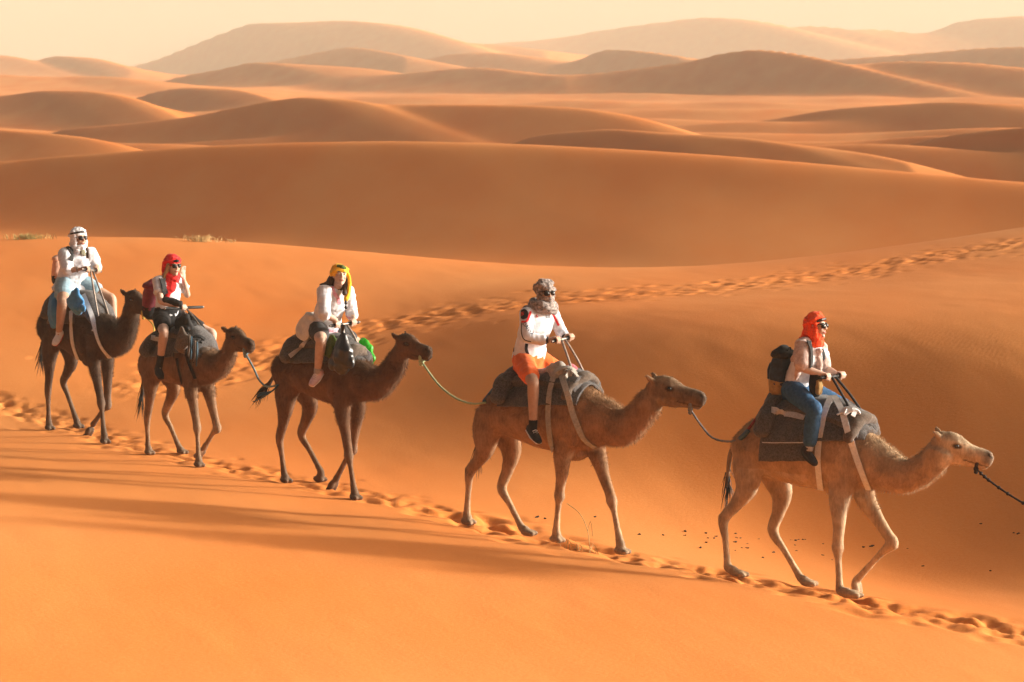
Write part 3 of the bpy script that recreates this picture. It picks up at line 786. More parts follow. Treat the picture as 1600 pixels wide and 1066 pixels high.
SPECS = [
 dict(key=5, label='light tan camel with pale face leading the caravan', base=(1262, 915), heading=38, size=1.0, len=1.0, shift=-.02, coat=TAN, headdir=14,
      top=[678, 654, 645, 634, 640, 657, 690], bot=[712, 742, 752, 763, 770, 770, 765],
      neck=[(1378, 731, 36), (1416, 744, 25), (1450, 728, 22), (1470, 706, 22)], poll=(1466, 693), tip=(1551, 716),
      legs=dict(HN=dict(toe=(1152, 905), ankle=(1137, 888), hock=(1131, 812), stifle=(1166, 764), hip=(1178, 702), up=0),
                HF=dict(toe=(1264, 918), ankle=(1252, 905), hock=(1208, 830), stifle=(1221, 772), hip=(1205, 705), up=0),
                FN=dict(toe=(1322, 940), ankle=(1312, 924), knee=(1309, 853), elbow=(1313, 786), hip=(1322, 728), up=0),
                FF=dict(toe=(1340, 924), ankle=(1337, 908), knee=(1394, 846), elbow=(1352, 782), hip=(1345, 728), up=0, lift=1))),
 dict(key=4, label='mid brown camel carrying the rider in orange shorts', base=(858, 842), heading=40, size=1.0, len=1.0, shift=-.02, coat=BRN, headdir=18,
      top=[628, 607, 601, 592, 593, 604, 632], bot=[660, 680, 690, 703, 711, 708, 702],
      neck=[(946, 660, 37), (974, 668, 28), (997, 652, 23), (1014, 630, 22)], poll=(1021, 606), tip=(1102, 622),
      legs=dict(HN=dict(toe=(734, 820), ankle=(729, 804), hock=(734, 738), stifle=(757, 702), hip=(768, 652), up=0),
                HF=dict(toe=(832, 839), ankle=(816, 826), hock=(784, 763), stifle=(799, 707), hip=(790, 655), up=0),
                FN=dict(toe=(872, 848), ankle=(869, 829), knee=(874, 772), elbow=(881, 715), hip=(890, 665), up=0),
                FF=dict(toe=(976, 867), ankle=(968, 844), knee=(956, 780), elbow=(933, 712), hip=(918, 665), up=0))),
 dict(key=3, label='dark brown camel carrying the rider in the yellow headscarf', base=(505, 764), heading=50, size=.98, len=.98, shift=0, coat=DRK, headdir=46, girth=.92,
      top=[566, 552, 547, 538, 538, 550, 575], bot=[592, 604, 614, 625, 633, 632, 626],
      neck=[(572, 597, 29), (594, 598, 22), (614, 576, 18), (626, 553, 16)], poll=(627, 537), tip=(673, 550),
      tail=[(-.08, -.06), (-.16, -.18), (-.26, -.30)], taillat=-.05,
      legs=dict(HN=dict(toe=(450, 755), ankle=(444, 741), hock=(437, 685), stifle=(445, 640), hip=(452, 596), up=0),
                HF=dict(toe=(511, 751), ankle=(502, 738), hock=(471, 679), stifle=(484, 634), hip=(474, 596), up=0),
                FN=dict(toe=(559, 782), ankle=(553, 765), knee=(545, 710), elbow=(536, 648), hip=(538, 604), up=0),
                FF=dict(toe=(517, 765), ankle=(525, 749), knee=(551, 700), elbow=(559, 642), hip=(552, 600), up=0, lift=1))),
 dict(key=2, label='small brown camel carrying the rider in the red headscarf', base=(281, 718), heading=52, size=.93, len=.90, shift=0, coat=DK2, headdir=52, girth=.9,
      top=[562, 550, 543, 531, 520, 530, 555], bot=[582, 590, 597, 602, 607, 606, 600],
      neck=[(328, 572, 27), (342, 572, 18), (354, 559, 14), (361, 541, 13)], poll=(361, 526), tip=(395, 539),
      legs=dict(HN=dict(toe=(236, 711), ankle=(231, 697), hock=(230, 654), stifle=(235, 606), hip=(240, 574), up=0),
                HF=dict(toe=(288, 710), ankle=(280, 699), hock=(258, 647), stifle=(271, 606), hip=(262, 574), up=0),
                FN=dict(toe=(313, 730), ankle=(310, 714), knee=(308, 666), elbow=(299, 612), hip=(300, 575), up=0),
                FF=dict(toe=(310, 712), ankle=(319, 700), knee=(339, 667), elbow=(325, 607), hip=(318, 572), up=0, lift=1))),
 dict(key=1, label='blackish brown camel with blue bundles at the rear of the caravan', base=(122, 680), heading=52, size=.97, len=.96, shift=0, coat=BLK, headdir=52, girth=.95,
      top=[494, 484, 479, 470, 468, 480, 508], bot=[522, 536, 545, 554, 566, 564, 556],
      neck=[(180, 527, 28), (194, 524, 19), (202, 502, 16), (206, 480, 15)], poll=(203, 468), tip=(235, 480),
      legs=dict(HN=dict(toe=(79, 672), ankle=(76, 657), hock=(75, 611), stifle=(77, 564), hip=(84, 520), up=0),
                HF=dict(toe=(126, 670), ankle=(118, 653), hock=(99, 597), stifle=(111, 564), hip=(104, 520), up=0),
                FN=dict(toe=(167, 694), ankle=(162, 674), knee=(158, 628), elbow=(147, 568), hip=(150, 525), up=0),
                FF=dict(toe=(136, 682), ankle=(145, 664), knee=(168, 631), elbow=(168, 571), hip=(163, 525), up=0, lift=1))),
]
CAMELS = {s['key']: build_camel(s) for s in SPECS}

# ------------------------------------------------------------------ saddles
def weave(name, c0, c1, rough=.95, scale=60):
    return noisy(name, c0, c1, scale, rough, .5, .006, sheen=.0 if c1[0] < .03 else .12)
GREYWOOL = weave('grey_wool', (.026, .025, .027), (.125, .118, .118))
BROWNWOOL = weave('brown_wool', (.06, .045, .035), (.15, .115, .09))
WHITEWOOL = weave('white_wool', (.42, .42, .42), (.64, .64, .64))
WEBBING = noisy('white_webbing', (.52, .53, .53), (.70, .71, .71), 40, .8, .2, .003)
TANWEB = noisy('tan_webbing', (.26, .25, .22), (.42, .40, .36), 40, .8, .2, .003)
STEEL = noisy('worn_steel', (.16, .13, .11), (.34, .29, .25), 30, .45, .1, .002, metal=.7)
BLACKGRIP = mat('black_grip', (.012, .012, .013), .6)
BLUECLOTH = weave('blue_cloth', (.03, .15, .36), (.06, .25, .50), .8, 18)
BLACKCLOTH = weave('black_cloth', (.006, .006, .007), (.02, .02, .022), .85, 30)
PINKCLOTH = weave('pink_print_cloth', (.30, .02, .06), (.55, .20, .22), .85, 60)
REDROPE = noisy('red_rope', (.22, .012, .010), (.38, .03, .02), 80)
BLUEROPE = noisy('blue_rope', (.03, .07, .11), (.07, .14, .19), 80)
GREYROPE = noisy('grey_rope', (.10, .11, .12), (.24, .26, .27), 90)
GREENROPE = noisy('pale_green_rope', (.26, .33, .18), (.42, .50, .30), 90)
BLUGREYROPE = noisy('blue_grey_rope', (.10, .17, .19), (.22, .31, .33), 90)
BLACKROPE = noisy('black_rope', (.012, .011, .011), (.035, .03, .03), 90)
YELROPE = noisy('yellow_rope', (.35, .27, .05), (.5, .4, .1), 90)

def drape(c, x, phi, off):
    zc, hz, hw = c.ring(x)
    d = np.array([0, -math.sin(phi), math.cos(phi)])
    o = np.array([x, 0, zc]) + d * 1.3
    h = c.bvh.ray_cast(Vector(o), Vector(-d))
    r = 0
    e = 1 / math.sqrt((math.sin(phi) / hw) ** 2 + (math.cos(phi) / hz) ** 2)
    if h[0] is not None: r = 1.3 - h[3]
    r = min(max(r, e * .95), e * 1.35)
    return np.array([x, 0, zc]) + d * (r + off)
def shell(name, P, Q, material, parent, wr=.006, seed=0):
    """closed sheet with thickness between the point grids P (inside) and Q (outside)"""
    a, b = P.shape[:2]; V = np.concatenate([P.reshape(-1, 3), Q.reshape(-1, 3)]); F = []
    o = a * b; I = lambda i, j: i * b + j
    for i in range(a - 1):
        for j in range(b - 1):
            F.append((I(i, j), I(i, j + 1), I(i + 1, j + 1), I(i + 1, j))); F.append((o + I(i, j), o + I(i + 1, j), o + I(i + 1, j + 1), o + I(i, j + 1)))
    for i in range(a - 1):
        for j in (0, b - 1):
            q = (I(i, j), I(i + 1, j), o + I(i + 1, j), o + I(i, j)); F.append(q if j == 0 else q[::-1])
    for j in range(b - 1):
        for i in (0, a - 1):
            q = (I(i, j), o + I(i, j), o + I(i, j + 1), I(i, j + 1)); F.append(q if i == 0 else q[::-1])
    me = mesh_from(name, V, F)
    bm = bmesh.new(); bm.from_mesh(me); bmesh.ops.recalc_face_normals(bm, faces=bm.faces); bm.to_mesh(me); bm.free()
    me.polygons.foreach_set('use_smooth', np.ones(len(me.polygons), bool))
    if wr: wrinkle(me, wr * 1.6, 6, seed); wrinkle(me, wr * .9, 15, seed + 3)
    o_ = link(name, me, material, parent)
    bv = o_.modifiers.new('soft', 'BEVEL'); bv.width = .006; bv.segments = 2; bv.limit_method = 'ANGLE'
    return o_
def blanket(c, name, x0, x1, vlow, off, thick, material, parent, phi0=None, nx=22, nphi=40, wr=.008, seed=0, flare=.0, side=None):
    xs_ = np.linspace(x0, x1, nx)
    zl = np.array([c.fr.v_to_z(x, vlow if not hasattr(vlow, '__len__') else vlow[0] + (vlow[1] - vlow[0]) * i / (nx - 1), -.3) for i, x in enumerate(xs_)])
    P = np.zeros((nx, nphi, 3)); Q = np.zeros((nx, nphi, 3))
    rg = np.random.default_rng(seed + 5)
    for i, x in enumerate(xs_):
        ph = 0.2
        while ph < 2.0 and drape(c, x, ph, off)[2] > zl[i]: ph += .03
        if phi0 is not None: ph = phi0
        lo, hi = (-ph, ph) if side is None else (side[0], ph)
        for j, f in enumerate(np.linspace(lo, hi, nphi)):
            w = .006 * math.sin(i * .7 + j * .5 + seed) + flare * (abs(f) / 1.5) ** 2
            P[i, j] = drape(c, x, f, off + w); Q[i, j] = drape(c, x, f, off + thick + w)
            # cloth hangs straight once past the widest point
            if abs(f) > 1.25:
                k = drape(c, x, math.copysign(1.25, f), off + w)
                s_ = math.copysign(1, f)
                P[i, j, 1] = -s_ * max(abs(P[i, j, 1]), abs(k[1])); Q[i, j, 1] = -s_ * (abs(P[i, j, 1]) + thick)
    # soften station to station
    for _ in range(2):
        for A in (P, Q): A[1:-1] = .25 * A[:-2] + .5 * A[1:-1] + .25 * A[2:]
    return shell(name, P, Q, material, parent, wr, seed)
def roll(c, name, x, phi, off, r, material, parent, seed=0, lean=0.0):
    pts = [drape(c, x + lean * (1 - abs(f) / phi), f, off) for f in np.linspace(-phi, phi, 15)]
    rr = [r * (.75 + .25 * math.cos(i / 14 * math.pi - math.pi / 2)) for i in range(15)]
    cl = Clay().loft(pts, rr, [q * .8 for q in rr], side=(1, 0, 0), n=12)
    me = cl.fuse(name, .018, 3); wrinkle(me, .03, 6, seed); wrinkle(me, .012, 16, seed)
    return link(name, me, material, parent)
def local_ray(c, u, v):
    d = ray(u, v); fr = c.fr
    o = fr.loc(CAM); dl = unit(np.array([d @ fr.fw, d @ fr.lf, d[2]])); return o, dl
def full_bvh(c, root):
    from mathutils.bvhtree import BVHTree
    V = []; F = []
    for o in [c.body] + list(root.children):
        if o.name.split('.')[0] not in ('body', 'under_blanket', 'front_blanket', 'folded_blanket', 'seat_pad', 'rear_roll', 'front_roll'): continue
        n0 = len(V); V += [tuple(p) for p in coords(o.data)]; F += [tuple(i + n0 for i in p.vertices) for p in o.data.polygons]
    return BVHTree.FromPolygons(V, F)
def strap_px(c, pts, width, material, parent, off=.016, name='strap', bvh=None):
    H = []; N = []
    for u, v in curve_pts(np.array(pts, float), 24):
        o, d = local_ray(c, u, v)
        h = (bvh or c.bvh).ray_cast(Vector(o), Vector(d))
        if h[0] is None: continue
        H.append(np.array(h[0])); N.append(np.array(h[1]))
    if len(H) < 4: return None
    H = np.array(H); N = np.array(N)
    for _ in range(3): N[1:-1] = (N[:-2] + N[1:-1] + N[2:]) / 3; H[1:-1] = (H[:-2] + 2 * H[1:-1] + H[2:]) / 4
    return band(name, H + N * off, N, width, .006, material, parent)
def strap_free(c, pts, width, material, parent, name='strap', nrm=(0, -1, .3)):
    P = curve_pts(np.array(pts, float), 20)
    return band(name, P, [np.array(nrm, float)] * len(P), width, .006, material, parent)

def saddle(c, sp):
    fr = c.fr
    root = empty('camel_saddle', fr.base, -fr.h); tag(root, sp['label'], 'saddle', 'blanket saddles with grab handles')
    xa = fr.px(sp['rear'][0], sp['rear'][1], -.28)[0]; xb = fr.px(sp['front'][0], sp['front'][1], -.28)[0]
    xm = xa + (xb - xa) * sp.get('split', .5)
    c.sx = (xa, xm, xb)
    blanket(c, 'under_blanket', xa, xm + .03, sp['low'][0], .018, .02, sp.get('m_under', GREYWOOL), root, seed=1, flare=.03)
    blanket(c, 'front_blanket', xm - .02, xb, sp['low'][1], .026, .022, sp.get('m_front', GREYWOOL), root, seed=2, flare=.02)
    if sp.get('fold'):
        blanket(c, 'folded_blanket', xa + .06, xm + .01, sp['fold'], .046, .03, sp.get('m_fold', GREYWOOL), root, seed=3, flare=.03)
    if sp.get('stripe'):
        (u0, v0), (u1, v1), w = sp['stripe']
        c.stripe = ([(u0, v0), (.5 * (u0 + u1), .5 * (v0 + v1)), (u1, v1)], w)
    # seat pad and rolls
    blanket(c, 'seat_pad', xa + .05, xb - .05, 0, .05, .075, sp.get('m_pad', GREYWOOL), root, phi0=.60, nphi=20, seed=4, wr=.014)
    roll(c, 'rear_roll', xa + .07, 1.15, .14, .10, sp.get('m_roll', GREYWOOL), root, seed=5, lean=-.03)
    roll(c, 'front_roll', xb - .11, .85, .085, .07, sp.get('m_froll', BROWNWOOL), root, seed=6, lean=.03)
    # grab handle: bent steel legs and a cross bar
    bn = fr.px(*sp['bar'][0], -sp.get('barlat', .17)); bf = fr.px(*sp['bar'][1], sp.get('barlat', .17))
    bc = .5 * (bn + bf); ax = unit(bf - bn)
    c.bar = (bn, bf)
    h = empty('handle_dummy', (0, 0, 0)); bpy.data.objects.remove(h)
    hb = tube('handle_bar', [bn - ax * .05, bn, bc, bf, bf + ax * .05], .014, sp.get('m_bar', STEEL), root, n=10)
    for s, e in ((-1, bn), (1, bf)):
        tube('hand_grip', [bc + s * ax * .05, bc + s * ax * (np.linalg.norm(bf - bn) / 2 + .03)], .018, BLACKGRIP, hb, n=10)
    zf = drape(c, xb - .16, 0, .06)
    for s in (-1, 1):
        b0 = np.array([zf[0] + .03, .09 * s, zf[2] - .02]); t0 = bc + ax * (.03 * s)
        tube('handle_leg', curve_pts([t0, .5 * t0 + .5 * b0 + np.array([.01, .01 * s, 0]), b0], 8), .013, sp.get('m_leg', STEEL), root, n=8)
    # strap knot on the front roll
    if sp.get('knot', True):
        kz = drape(c, xb - .14, .35, .13); rg = random.Random(3 + sp['rear'][0])
        for i in range(6):
            a0 = rg.uniform(0, 6.28); q = kz + np.array([rg.gauss(0, .03), rg.gauss(0, .03), .01 * i]); e = np.array([math.cos(a0), math.sin(a0), .1]) * rg.uniform(.06, .12)
            lp = curve_pts([q - e, q - e * .3 + np.array([0, 0, .035]), q + e * .5 + np.array([0, 0, .03]), q + e + np.array([0, 0, -.04 * rg.random()])], 9)
            band('strap_knot', lp, [np.array([rg.gauss(0, .5), rg.gauss(0, .5), 1.])] * len(lp), .045, .012, sp.get('m_strap', WEBBING), root)
    bv = full_bvh(c, root)
    if sp.get('stripe'): strap_px(c, c.stripe[0], c.stripe[1], WHITEWOOL, root, off=.006, name='white_stripe', bvh=bv)
    if sp.get('fold'):
        # pale stitched hem of the folded blanket
        x0_, x1_ = xa + .065, xm + .005; hp = []; hn = []
        for x in np.linspace(x0_, x1_, 14):
            zt = fr.v_to_z(x, sp['fold'] - 2, -.3); h = bv.ray_cast(Vector((x, -1.2, zt)), Vector((0, 1, 0)))
            if h[0] is not None: hp.append(np.array(h[0])); hn.append(np.array([0, -1., .1]))
        if len(hp) > 4: band('hem', np.array(hp) + np.array([0, -.004, 0]), hn, .008, .003, WHITEWOOL, root)
    for pts in sp.get('straps', []):
        strap_px(c, pts, sp.get('strapw', .062), sp.get('m_strap', WEBBING), root, off=.022, bvh=bv)
    c.saddle = root
    return root
SADDLES = {
 5: dict(label='grey blanket saddle with white stripe and white straps on the leading camel', rear=(1191, 680), front=(1338, 670), split=.5, low=(716, 690), fold=692, stripe=((1205, 641), (1258, 652), .075),
         bar=((1287, 590), (1317, 587)), m_leg=BLACKGRIP, m_bar=BLACKGRIP,
         straps=[[(1299, 622), (1288, 650), (1281, 690), (1279, 720), (1284, 768)], [(1303, 622), (1316, 645), (1331, 692), (1345, 730), (1358, 762)]]),
 4: dict(label='grey blanket saddle with tan straps and pink cloth on the mid brown camel', rear=(779, 620), front=(896, 620), split=.46, low=(636, 634), bar=((866, 533), (893, 527)), m_strap=TANWEB, strapw=.062,
         straps=[[(868, 583), (861, 610), (858, 650), (862, 690), (867, 704)], [(874, 580), (884, 605), (897, 650), (912, 683), (930, 697)]]),
 3: dict(label='grey blanket saddle with one pale stripe on the dark brown camel', rear=(451, 560), front=(531, 560), split=.5, low=(568, 568), stripe=((452, 557), (484, 530), .05), stripe_off=.05, bar=((520, 509), (557, 504)), knot=False, barlat=.19),
 2: dict(label='dark saddle with bundles and black webbing on the small brown camel', rear=(228, 548), front=(300, 548), split=.55, low=(558, 552), bar=((262, 482), (313, 480)), barlat=.26, m_froll=BROWNWOOL, m_strap=BLACKCLOTH, strapw=.04, stripe=((236, 528), (252, 530), .07), stripe_off=.05,
         straps=[[(278, 560), (281, 575), (287, 600)], [(292, 552), (298, 570), (306, 590)]]),
 1: dict(label='grey green saddle with cream straps on the blackish rear camel', rear=(78, 500), front=(146, 490), split=.5, low=(506, 496), bar=((131, 421), (155, 424)), m_under=BROWNWOOL, strapw=.062,
         straps=[[(113, 486), (113, 505), (115, 535), (123, 560)], [(131, 462), (138, 480), (148, 507), (158, 538), (172, 557)]]),
}
for k, sp in SADDLES.items(): saddle(CAMELS[k], sp)

# ------------------------------------------------------------------ riders
def skin_mat(name, c):
    return noisy(name, tuple(q * .86 for q in c), tuple(min(1, q * 1.1) for q in c), 22, .55, .08, .003, spec=.35)
SKIN_FAIR = skin_mat('skin_fair', (.50, .34, .26))
SKIN_TAN = skin_mat('skin_tan', (.42, .26, .18))
LIPS = mat('lips', (.42, .12, .09), .5)
LENS = mat('dark_lens', (.006, .006, .007), .3, spec=.4)
FRAME_BLK = mat('black_frame', (.01, .01, .011), .35)
EYEWHITE = mat('eye_white', (.75, .72, .68), .3)
def cloth(name, c0, c1, scale=25, rough=.9, bump=.35, dist=.008):
    return noisy(name, c0, c1, scale, rough, bump, dist, sheen=.0 if c1[0] < .08 else .08)
WHITE_COT = cloth('white_cotton', (.54, .56, .61), (.70, .72, .77), 14)
CREAM_COT = cloth('cream_denim', (.50, .48, .44), (.66, .64, .60), 14)
JEANS = cloth('blue_denim', (.012, .050, .125), (.035, .11, .22), 30)
LTDENIM = cloth('pale_denim', (.16, .29, .38), (.34, .48, .56), 10)
ORANGE_SH = cloth('orange_shorts', (.62, .10, .012), (.78, .16, .03), 12)
GREY_SH = cloth('charcoal_shorts', (.03, .03, .032), (.07, .068, .07), 18)
BLACK_SH = cloth('black_shorts', (.005, .005, .006), (.016, .016, .018), 20)
ORANGE_SC = cloth('orange_scarf', (.72, .045, .006), (.88, .095, .014), 16)
RED_SC = cloth('red_scarf', (.55, .01, .012), (.80, .03, .03), 16)
YELLOW_SC = cloth('yellow_scarf', (.72, .36, .01), (.88, .52, .03), 14)
WHITE_SC = cloth('white_scarf', (.56, .58, .62), (.72, .74, .78), 12)
OLIVE_SC = cloth('olive_scarf', (.12, .12, .08), (.24, .23, .16), 16)
GREEN_CL = cloth('green_print', (.03, .07, .015), (.10, .16, .03), 20)
GREYP_SC = cloth('grey_patterned_scarf', (.035, .030, .032), (.46, .40, .37), 34, .9, .08, .003)
SHAWL = cloth('pink_beige_shawl', (.36, .26, .23), (.60, .48, .44), 34)
PINKTRIM = cloth('pink_embroidery', (.62, .20, .30), (.80, .50, .55), 40)
NAVY = cloth('navy_nylon', (.008, .016, .032), (.022, .042, .075), 18, .7)
OCHRE = cloth('ochre_canvas', (.20, .12, .035), (.34, .22, .08), 20)
MAROON = cloth('maroon_nylon', (.12, .008, .018), (.22, .02, .035), 18, .7)
PEACH = cloth('peach_nylon', (.55, .28, .18), (.75, .48, .36), 16, .7)
RUBBER = mat('white_rubber', (.70, .69, .66), .6)
SHOE_BLK = cloth('black_canvas_shoe', (.010, .011, .014), (.03, .032, .038), 30)
SHOE_PNK = cloth('pink_shoe', (.48, .33, .38), (.70, .56, .60), 25)
SHOE_WHT = cloth('white_shoe', (.55, .53, .52), (.75, .73, .72), 25)
SHOE_RED = mat('red_shoe_trim', (.45, .03, .03), .6)
SOCK_BLK = cloth('black_sock', (.006, .006, .007), (.02, .02, .022), 40)
SOCK_GRY = cloth('grey_sock', (.25, .25, .25), (.4, .4, .4), 40)
JERSEY_BLK = cloth('jersey_black', (.010, .010, .014), (.022, .022, .03), 30)
JERSEY_RED = cloth('jersey_red', (.55, .015, .02), (.7, .04, .04), 30)
INK = mat('navy_lettering', (.012, .016, .035), .7)
REDINK = mat('red_lettering', (.65, .02, .012), .7)
HAIR_BLONDE = noisy('blonde_hair', (.22, .13, .05), (.45, .30, .15), 60, .5, .4, .004, stretch=(1, 1, .2))
HAIR_BROWN = noisy('brown_hair', (.020, .010, .006), (.06, .03, .017), 60, .45, .4, .004, stretch=(1, 1, .2))

class Rider: pass
def person(c, sp):
    fr = c.fr; r = Rider(); r.fr = fr; r.c = c; s = sp.get('s', 1.0); r.s = s; r.sp = sp
    px = fr.px
    pel = px(*sp['pelvis'], 0.0); org = pel + np.array([0, 0, -.10]); r.org = org
    ow = fr.world(org)
    root = empty('person', ow, -fr.h); r.root = root
    tag(root, sp['label'], 'person', 'people riding the camels')
    shR = px(*sp['shR'], -.175 * s); shL = px(*sp['shL'], .175 * s)
    elR = px(*sp['elR'], sp.get('elRl', -.25)); elL = px(*sp['elL'], sp.get('elLl', .25))
    if 'wrR' in sp: wrR = px(*sp['wrR'], sp.get('wrRl', -.15))
    wrL = px(*sp['wrL'], sp.get('wrLl', .15))
    head = px(*sp['head'], 0.0)
    hipR = pel + np.array([0, -.095 * s, -.01]); hipL = pel + np.array([0, .095 * s, -.01])
    knR = px(*sp['knR'], sp.get('legl', -.37)); anR = px(*sp['anR'], sp.get('legl', -.37) - .01); toR = px(*sp['toR'], sp.get('toel', sp.get('legl', -.37) - .02))
    mir = np.array([1, -1, 1])
    far = np.array([-.13, 0, -.07])
    far = np.array(sp.get('far', far))
    knL = px(*sp['knL'], .37) if 'knL' in sp else knR * mir + far; anL = px(*sp['anL'], .38) if 'anL' in sp else anR * mir + far * .8; toL = anL + (toR - anR) * mir
    fdir = unit(np.array(sp.get('fdir', (.80, -.22, -.55)), float)); r.fdir = fdir
    r.__dict__.update(dict(pel=pel, shR=shR, shL=shL, elR=elR, elL=elL, wrR=wrR, wrL=wrL, head=head, hipR=hipR, hipL=hipL, knR=knR, anR=anR, toR=toR, knL=knL, anL=anL, toL=toL))
    ln = lambda a, b: round(float(np.linalg.norm(a - b)), 2)
    print('RIDER', sp['key'], 'uarm', ln(shR, elR), ln(shL, elL), 'farm', ln(elR, wrR), ln(elL, wrL), 'thigh', ln(hipR, knR), 'shin', ln(knR, anR), 'foot', ln(anR, toR), 'torso', ln(pel, .5 * (shR + shL)), 'head-sh', ln(head, .5 * (shR + shL)), 'sh', ln(shR, shL))
    sm = .5 * (shR + shL)
    wax = unit(shL - shR); hipax = np.array([0, 1., 0])
    neck = sm + np.array([0, 0, .045 * s]) * .9 + (head - sm) * .12
    # spine
    sp_p = [pel + np.array([0, 0, -.09]), pel, pel * .62 + sm * .38 + np.array([-.015, 0, 0]), pel * .3 + sm * .7 + np.array([.0, 0, 0]), pel * .1 + sm * .9, sm + np.array([0, 0, .03]), neck]
    wa = np.array(sp.get('girth', [.15, .165, .138, .158, .165, .115, .056])) * s; da = np.array([.12, .125, .102, .112, .10, .075, .056]) * s * sp.get('deep', 1.0)
    axs = [unit(hipax * (1 - t) + wax * t) for t in (0, 0, .4, .8, 1, 1, 1)]
    r.spine = (sp_p, wa, da, axs)
    fh = R(sp['face'])
    f = np.array([math.cos(fh), -math.sin(fh), 0]); fl = np.array([f @ fr.fw, f @ fr.lf, 0]); l_ = np.cross((0, 0, 1), fl)
    tilt = R(sp.get('nod', 0)); rollh = R(sp.get('roll', 0))
    F_ = unit(fl * math.cos(tilt) + np.array([0, 0, 1]) * math.sin(tilt)); U_ = np.cross(F_, l_)
    L_ = unit(l_ * math.cos(rollh) + U_ * math.sin(rollh)); U_ = np.cross(F_, L_)
    hs = sp.get('hs', 1.0)
    HD = lambda a, b, u: head + F_ * (a * hs) + L_ * (b * hs) + U_ * (u * hs)
    r.HD = HD; r.ax = (F_, L_, U_); r.hs = hs
    A = (F_, L_, U_)
    b = Clay()
    b.loft(sp_p, wa, da, n=18, sides=axs)
    # neck and head
    b.loft([neck - np.array([0, 0, .03]), .5 * neck + .5 * HD(-.02, 0, -.08), HD(-.015, 0, -.05)], [.062 * s, .054 * s, .056 * s], n=14)
    b.ball(HD(-.012, 0, .025), (.098 * hs, .077 * hs, .098 * hs), A, 16)
    b.ball(HD(.022, 0, -.02), (.072 * hs, .064 * hs, .085 * hs), A, 16)
    b.ball(HD(.035, 0, -.068), (.050 * hs, .050 * hs, .042 * hs), A)
    b.ball(HD(.068, 0, -.096), (.024 * hs, .026 * hs, .020 * hs), A)
    b.loft([HD(.088, 0, .022), HD(.100, 0, -.004), HD(.106, 0, -.022)], [.009 * hs, .011 * hs, .016 * hs], [.010 * hs, .012 * hs, .013 * hs], side=L_, n=8)
    for q in (-1, 1):
        b.ball(HD(.062, .036 * q, -.024), (.026 * hs, .024 * hs, .022 * hs), A)
        b.ball(HD(.070, .032 * q, .034), (.020 * hs, .026 * hs, .010 * hs), A)
        b.ball(HD(-.008, .078 * q, -.002), (.018 * hs, .009 * hs, .030 * hs), A)
    b.ball(HD(.086, 0, -.052), (.012 * hs, .024 * hs, .007 * hs), A); b.ball(HD(.084, 0, -.066), (.012 * hs, .020 * hs, .007 * hs), A)
    # arms
    m = s * sp.get('limb', 1.0)
    def arm(sh, el, wr):
        b.loft(curve_pts([np.append(sh, .052 * m), np.append(.5 * sh + .5 * el, .046 * m), np.append(el, .039 * m)], 8)[:, :3], [.054 * m, .053 * m, .051 * m, .049 * m, .047 * m, .044 * m, .042 * m, .040 * m, .039 * m][:len(curve_pts([sh, .5 * sh + .5 * el, el], 8))], n=12)
        b.loft([el, .7 * el + .3 * wr, .3 * el + .7 * wr, wr], [.039 * m, .042 * m, .033 * m, .026 * m], n=12)
    arm(shR, elR, wrR); arm(shL, elL, wrL)
    # hands
    bn, bf = c.bar; bax = unit(bf - bn)
    def grip(wr, G, sgn):
        d = unit(G - wr); up = unit(np.array([0, 0, 1.]) - bax * bax[2]); fw_ = unit(np.cross(bax, up))
        if fw_[0] < 0: fw_ = -fw_
        q = lambda a, o, u: G + fw_ * a + bax * o + up * u
        b.loft([wr, .5 * wr + .5 * q(-.03, 0, .02), q(-.012, 0, .030)], [.025 * s, .030 * s, .036 * s], [.022 * s, .022 * s, .020 * s], side=bax, n=10)
        for i, o in enumerate((-.033, -.011, .011, .033)):
            e = (1.0, 1.06, 1.02, .88)[i if sgn > 0 else 3 - i]
            b.loft([q(-.014, o * .9, .034), q(.020 * e, o, .036), q(.037 * e, o, .010), q(.026 * e, o, -.020), q(.004, o, -.026)], [.0105, .0105, .0098, .0092, .0085], n=8)
        b.loft([q(-.035, sgn * .034, .012), q(-.022, sgn * .046, -.012), q(.004, sgn * .042, -.030), q(.024, sgn * .030, -.034)], [.014, .0125, .0115, .0095], n=8)
    GR = px(*sp['haR'], sp.get('haRl', -.13)); r.GR = GR
    t = np.clip(np.dot(GR - bn, bax), -.02, 9); GR = bn + bax * t
    grip(wrR, GR, 1)
    if sp.get('haL_open'):
        tip = px(*sp['haL_open'], sp.get('wrLl', .15)); d = unit(tip - wrL); sd = unit(np.cross(d, F_)); inn = unit(np.cross(sd, d))
        pc = wrL + d * .055
        b.loft([wrL, pc, wrL + d * .092], [.026 * s, .038 * s, .038 * s], [.018 * s, .015 * s, .014 * s], side=sd, n=10)
        for i, o in enumerate((-.030, -.010, .010, .030)):
            e = (.85, 1.0, 1.05, .95)[i]
            k0 = wrL + d * .088 + sd * o
            b.loft([k0, k0 + d * .034 * e + inn * .004, k0 + d * .060 * e + inn * .016, k0 + d * .076 * e + inn * .032], [.0098, .0095, .009, .0078], n=8)
        b.loft([wrL + d * .03 - sd * .022, wrL + d * .055 - sd * .050 + inn * .012, wrL + d * .085 - sd * .056 + inn * .022], [.014, .0115, .0095], n=8)
    else:
        GL = px(*sp['haL'], .13); t = np.clip(np.dot(GL - bn, bax), 0, np.linalg.norm(bf - bn) + .02); grip(wrL, bn + bax * t, -1)
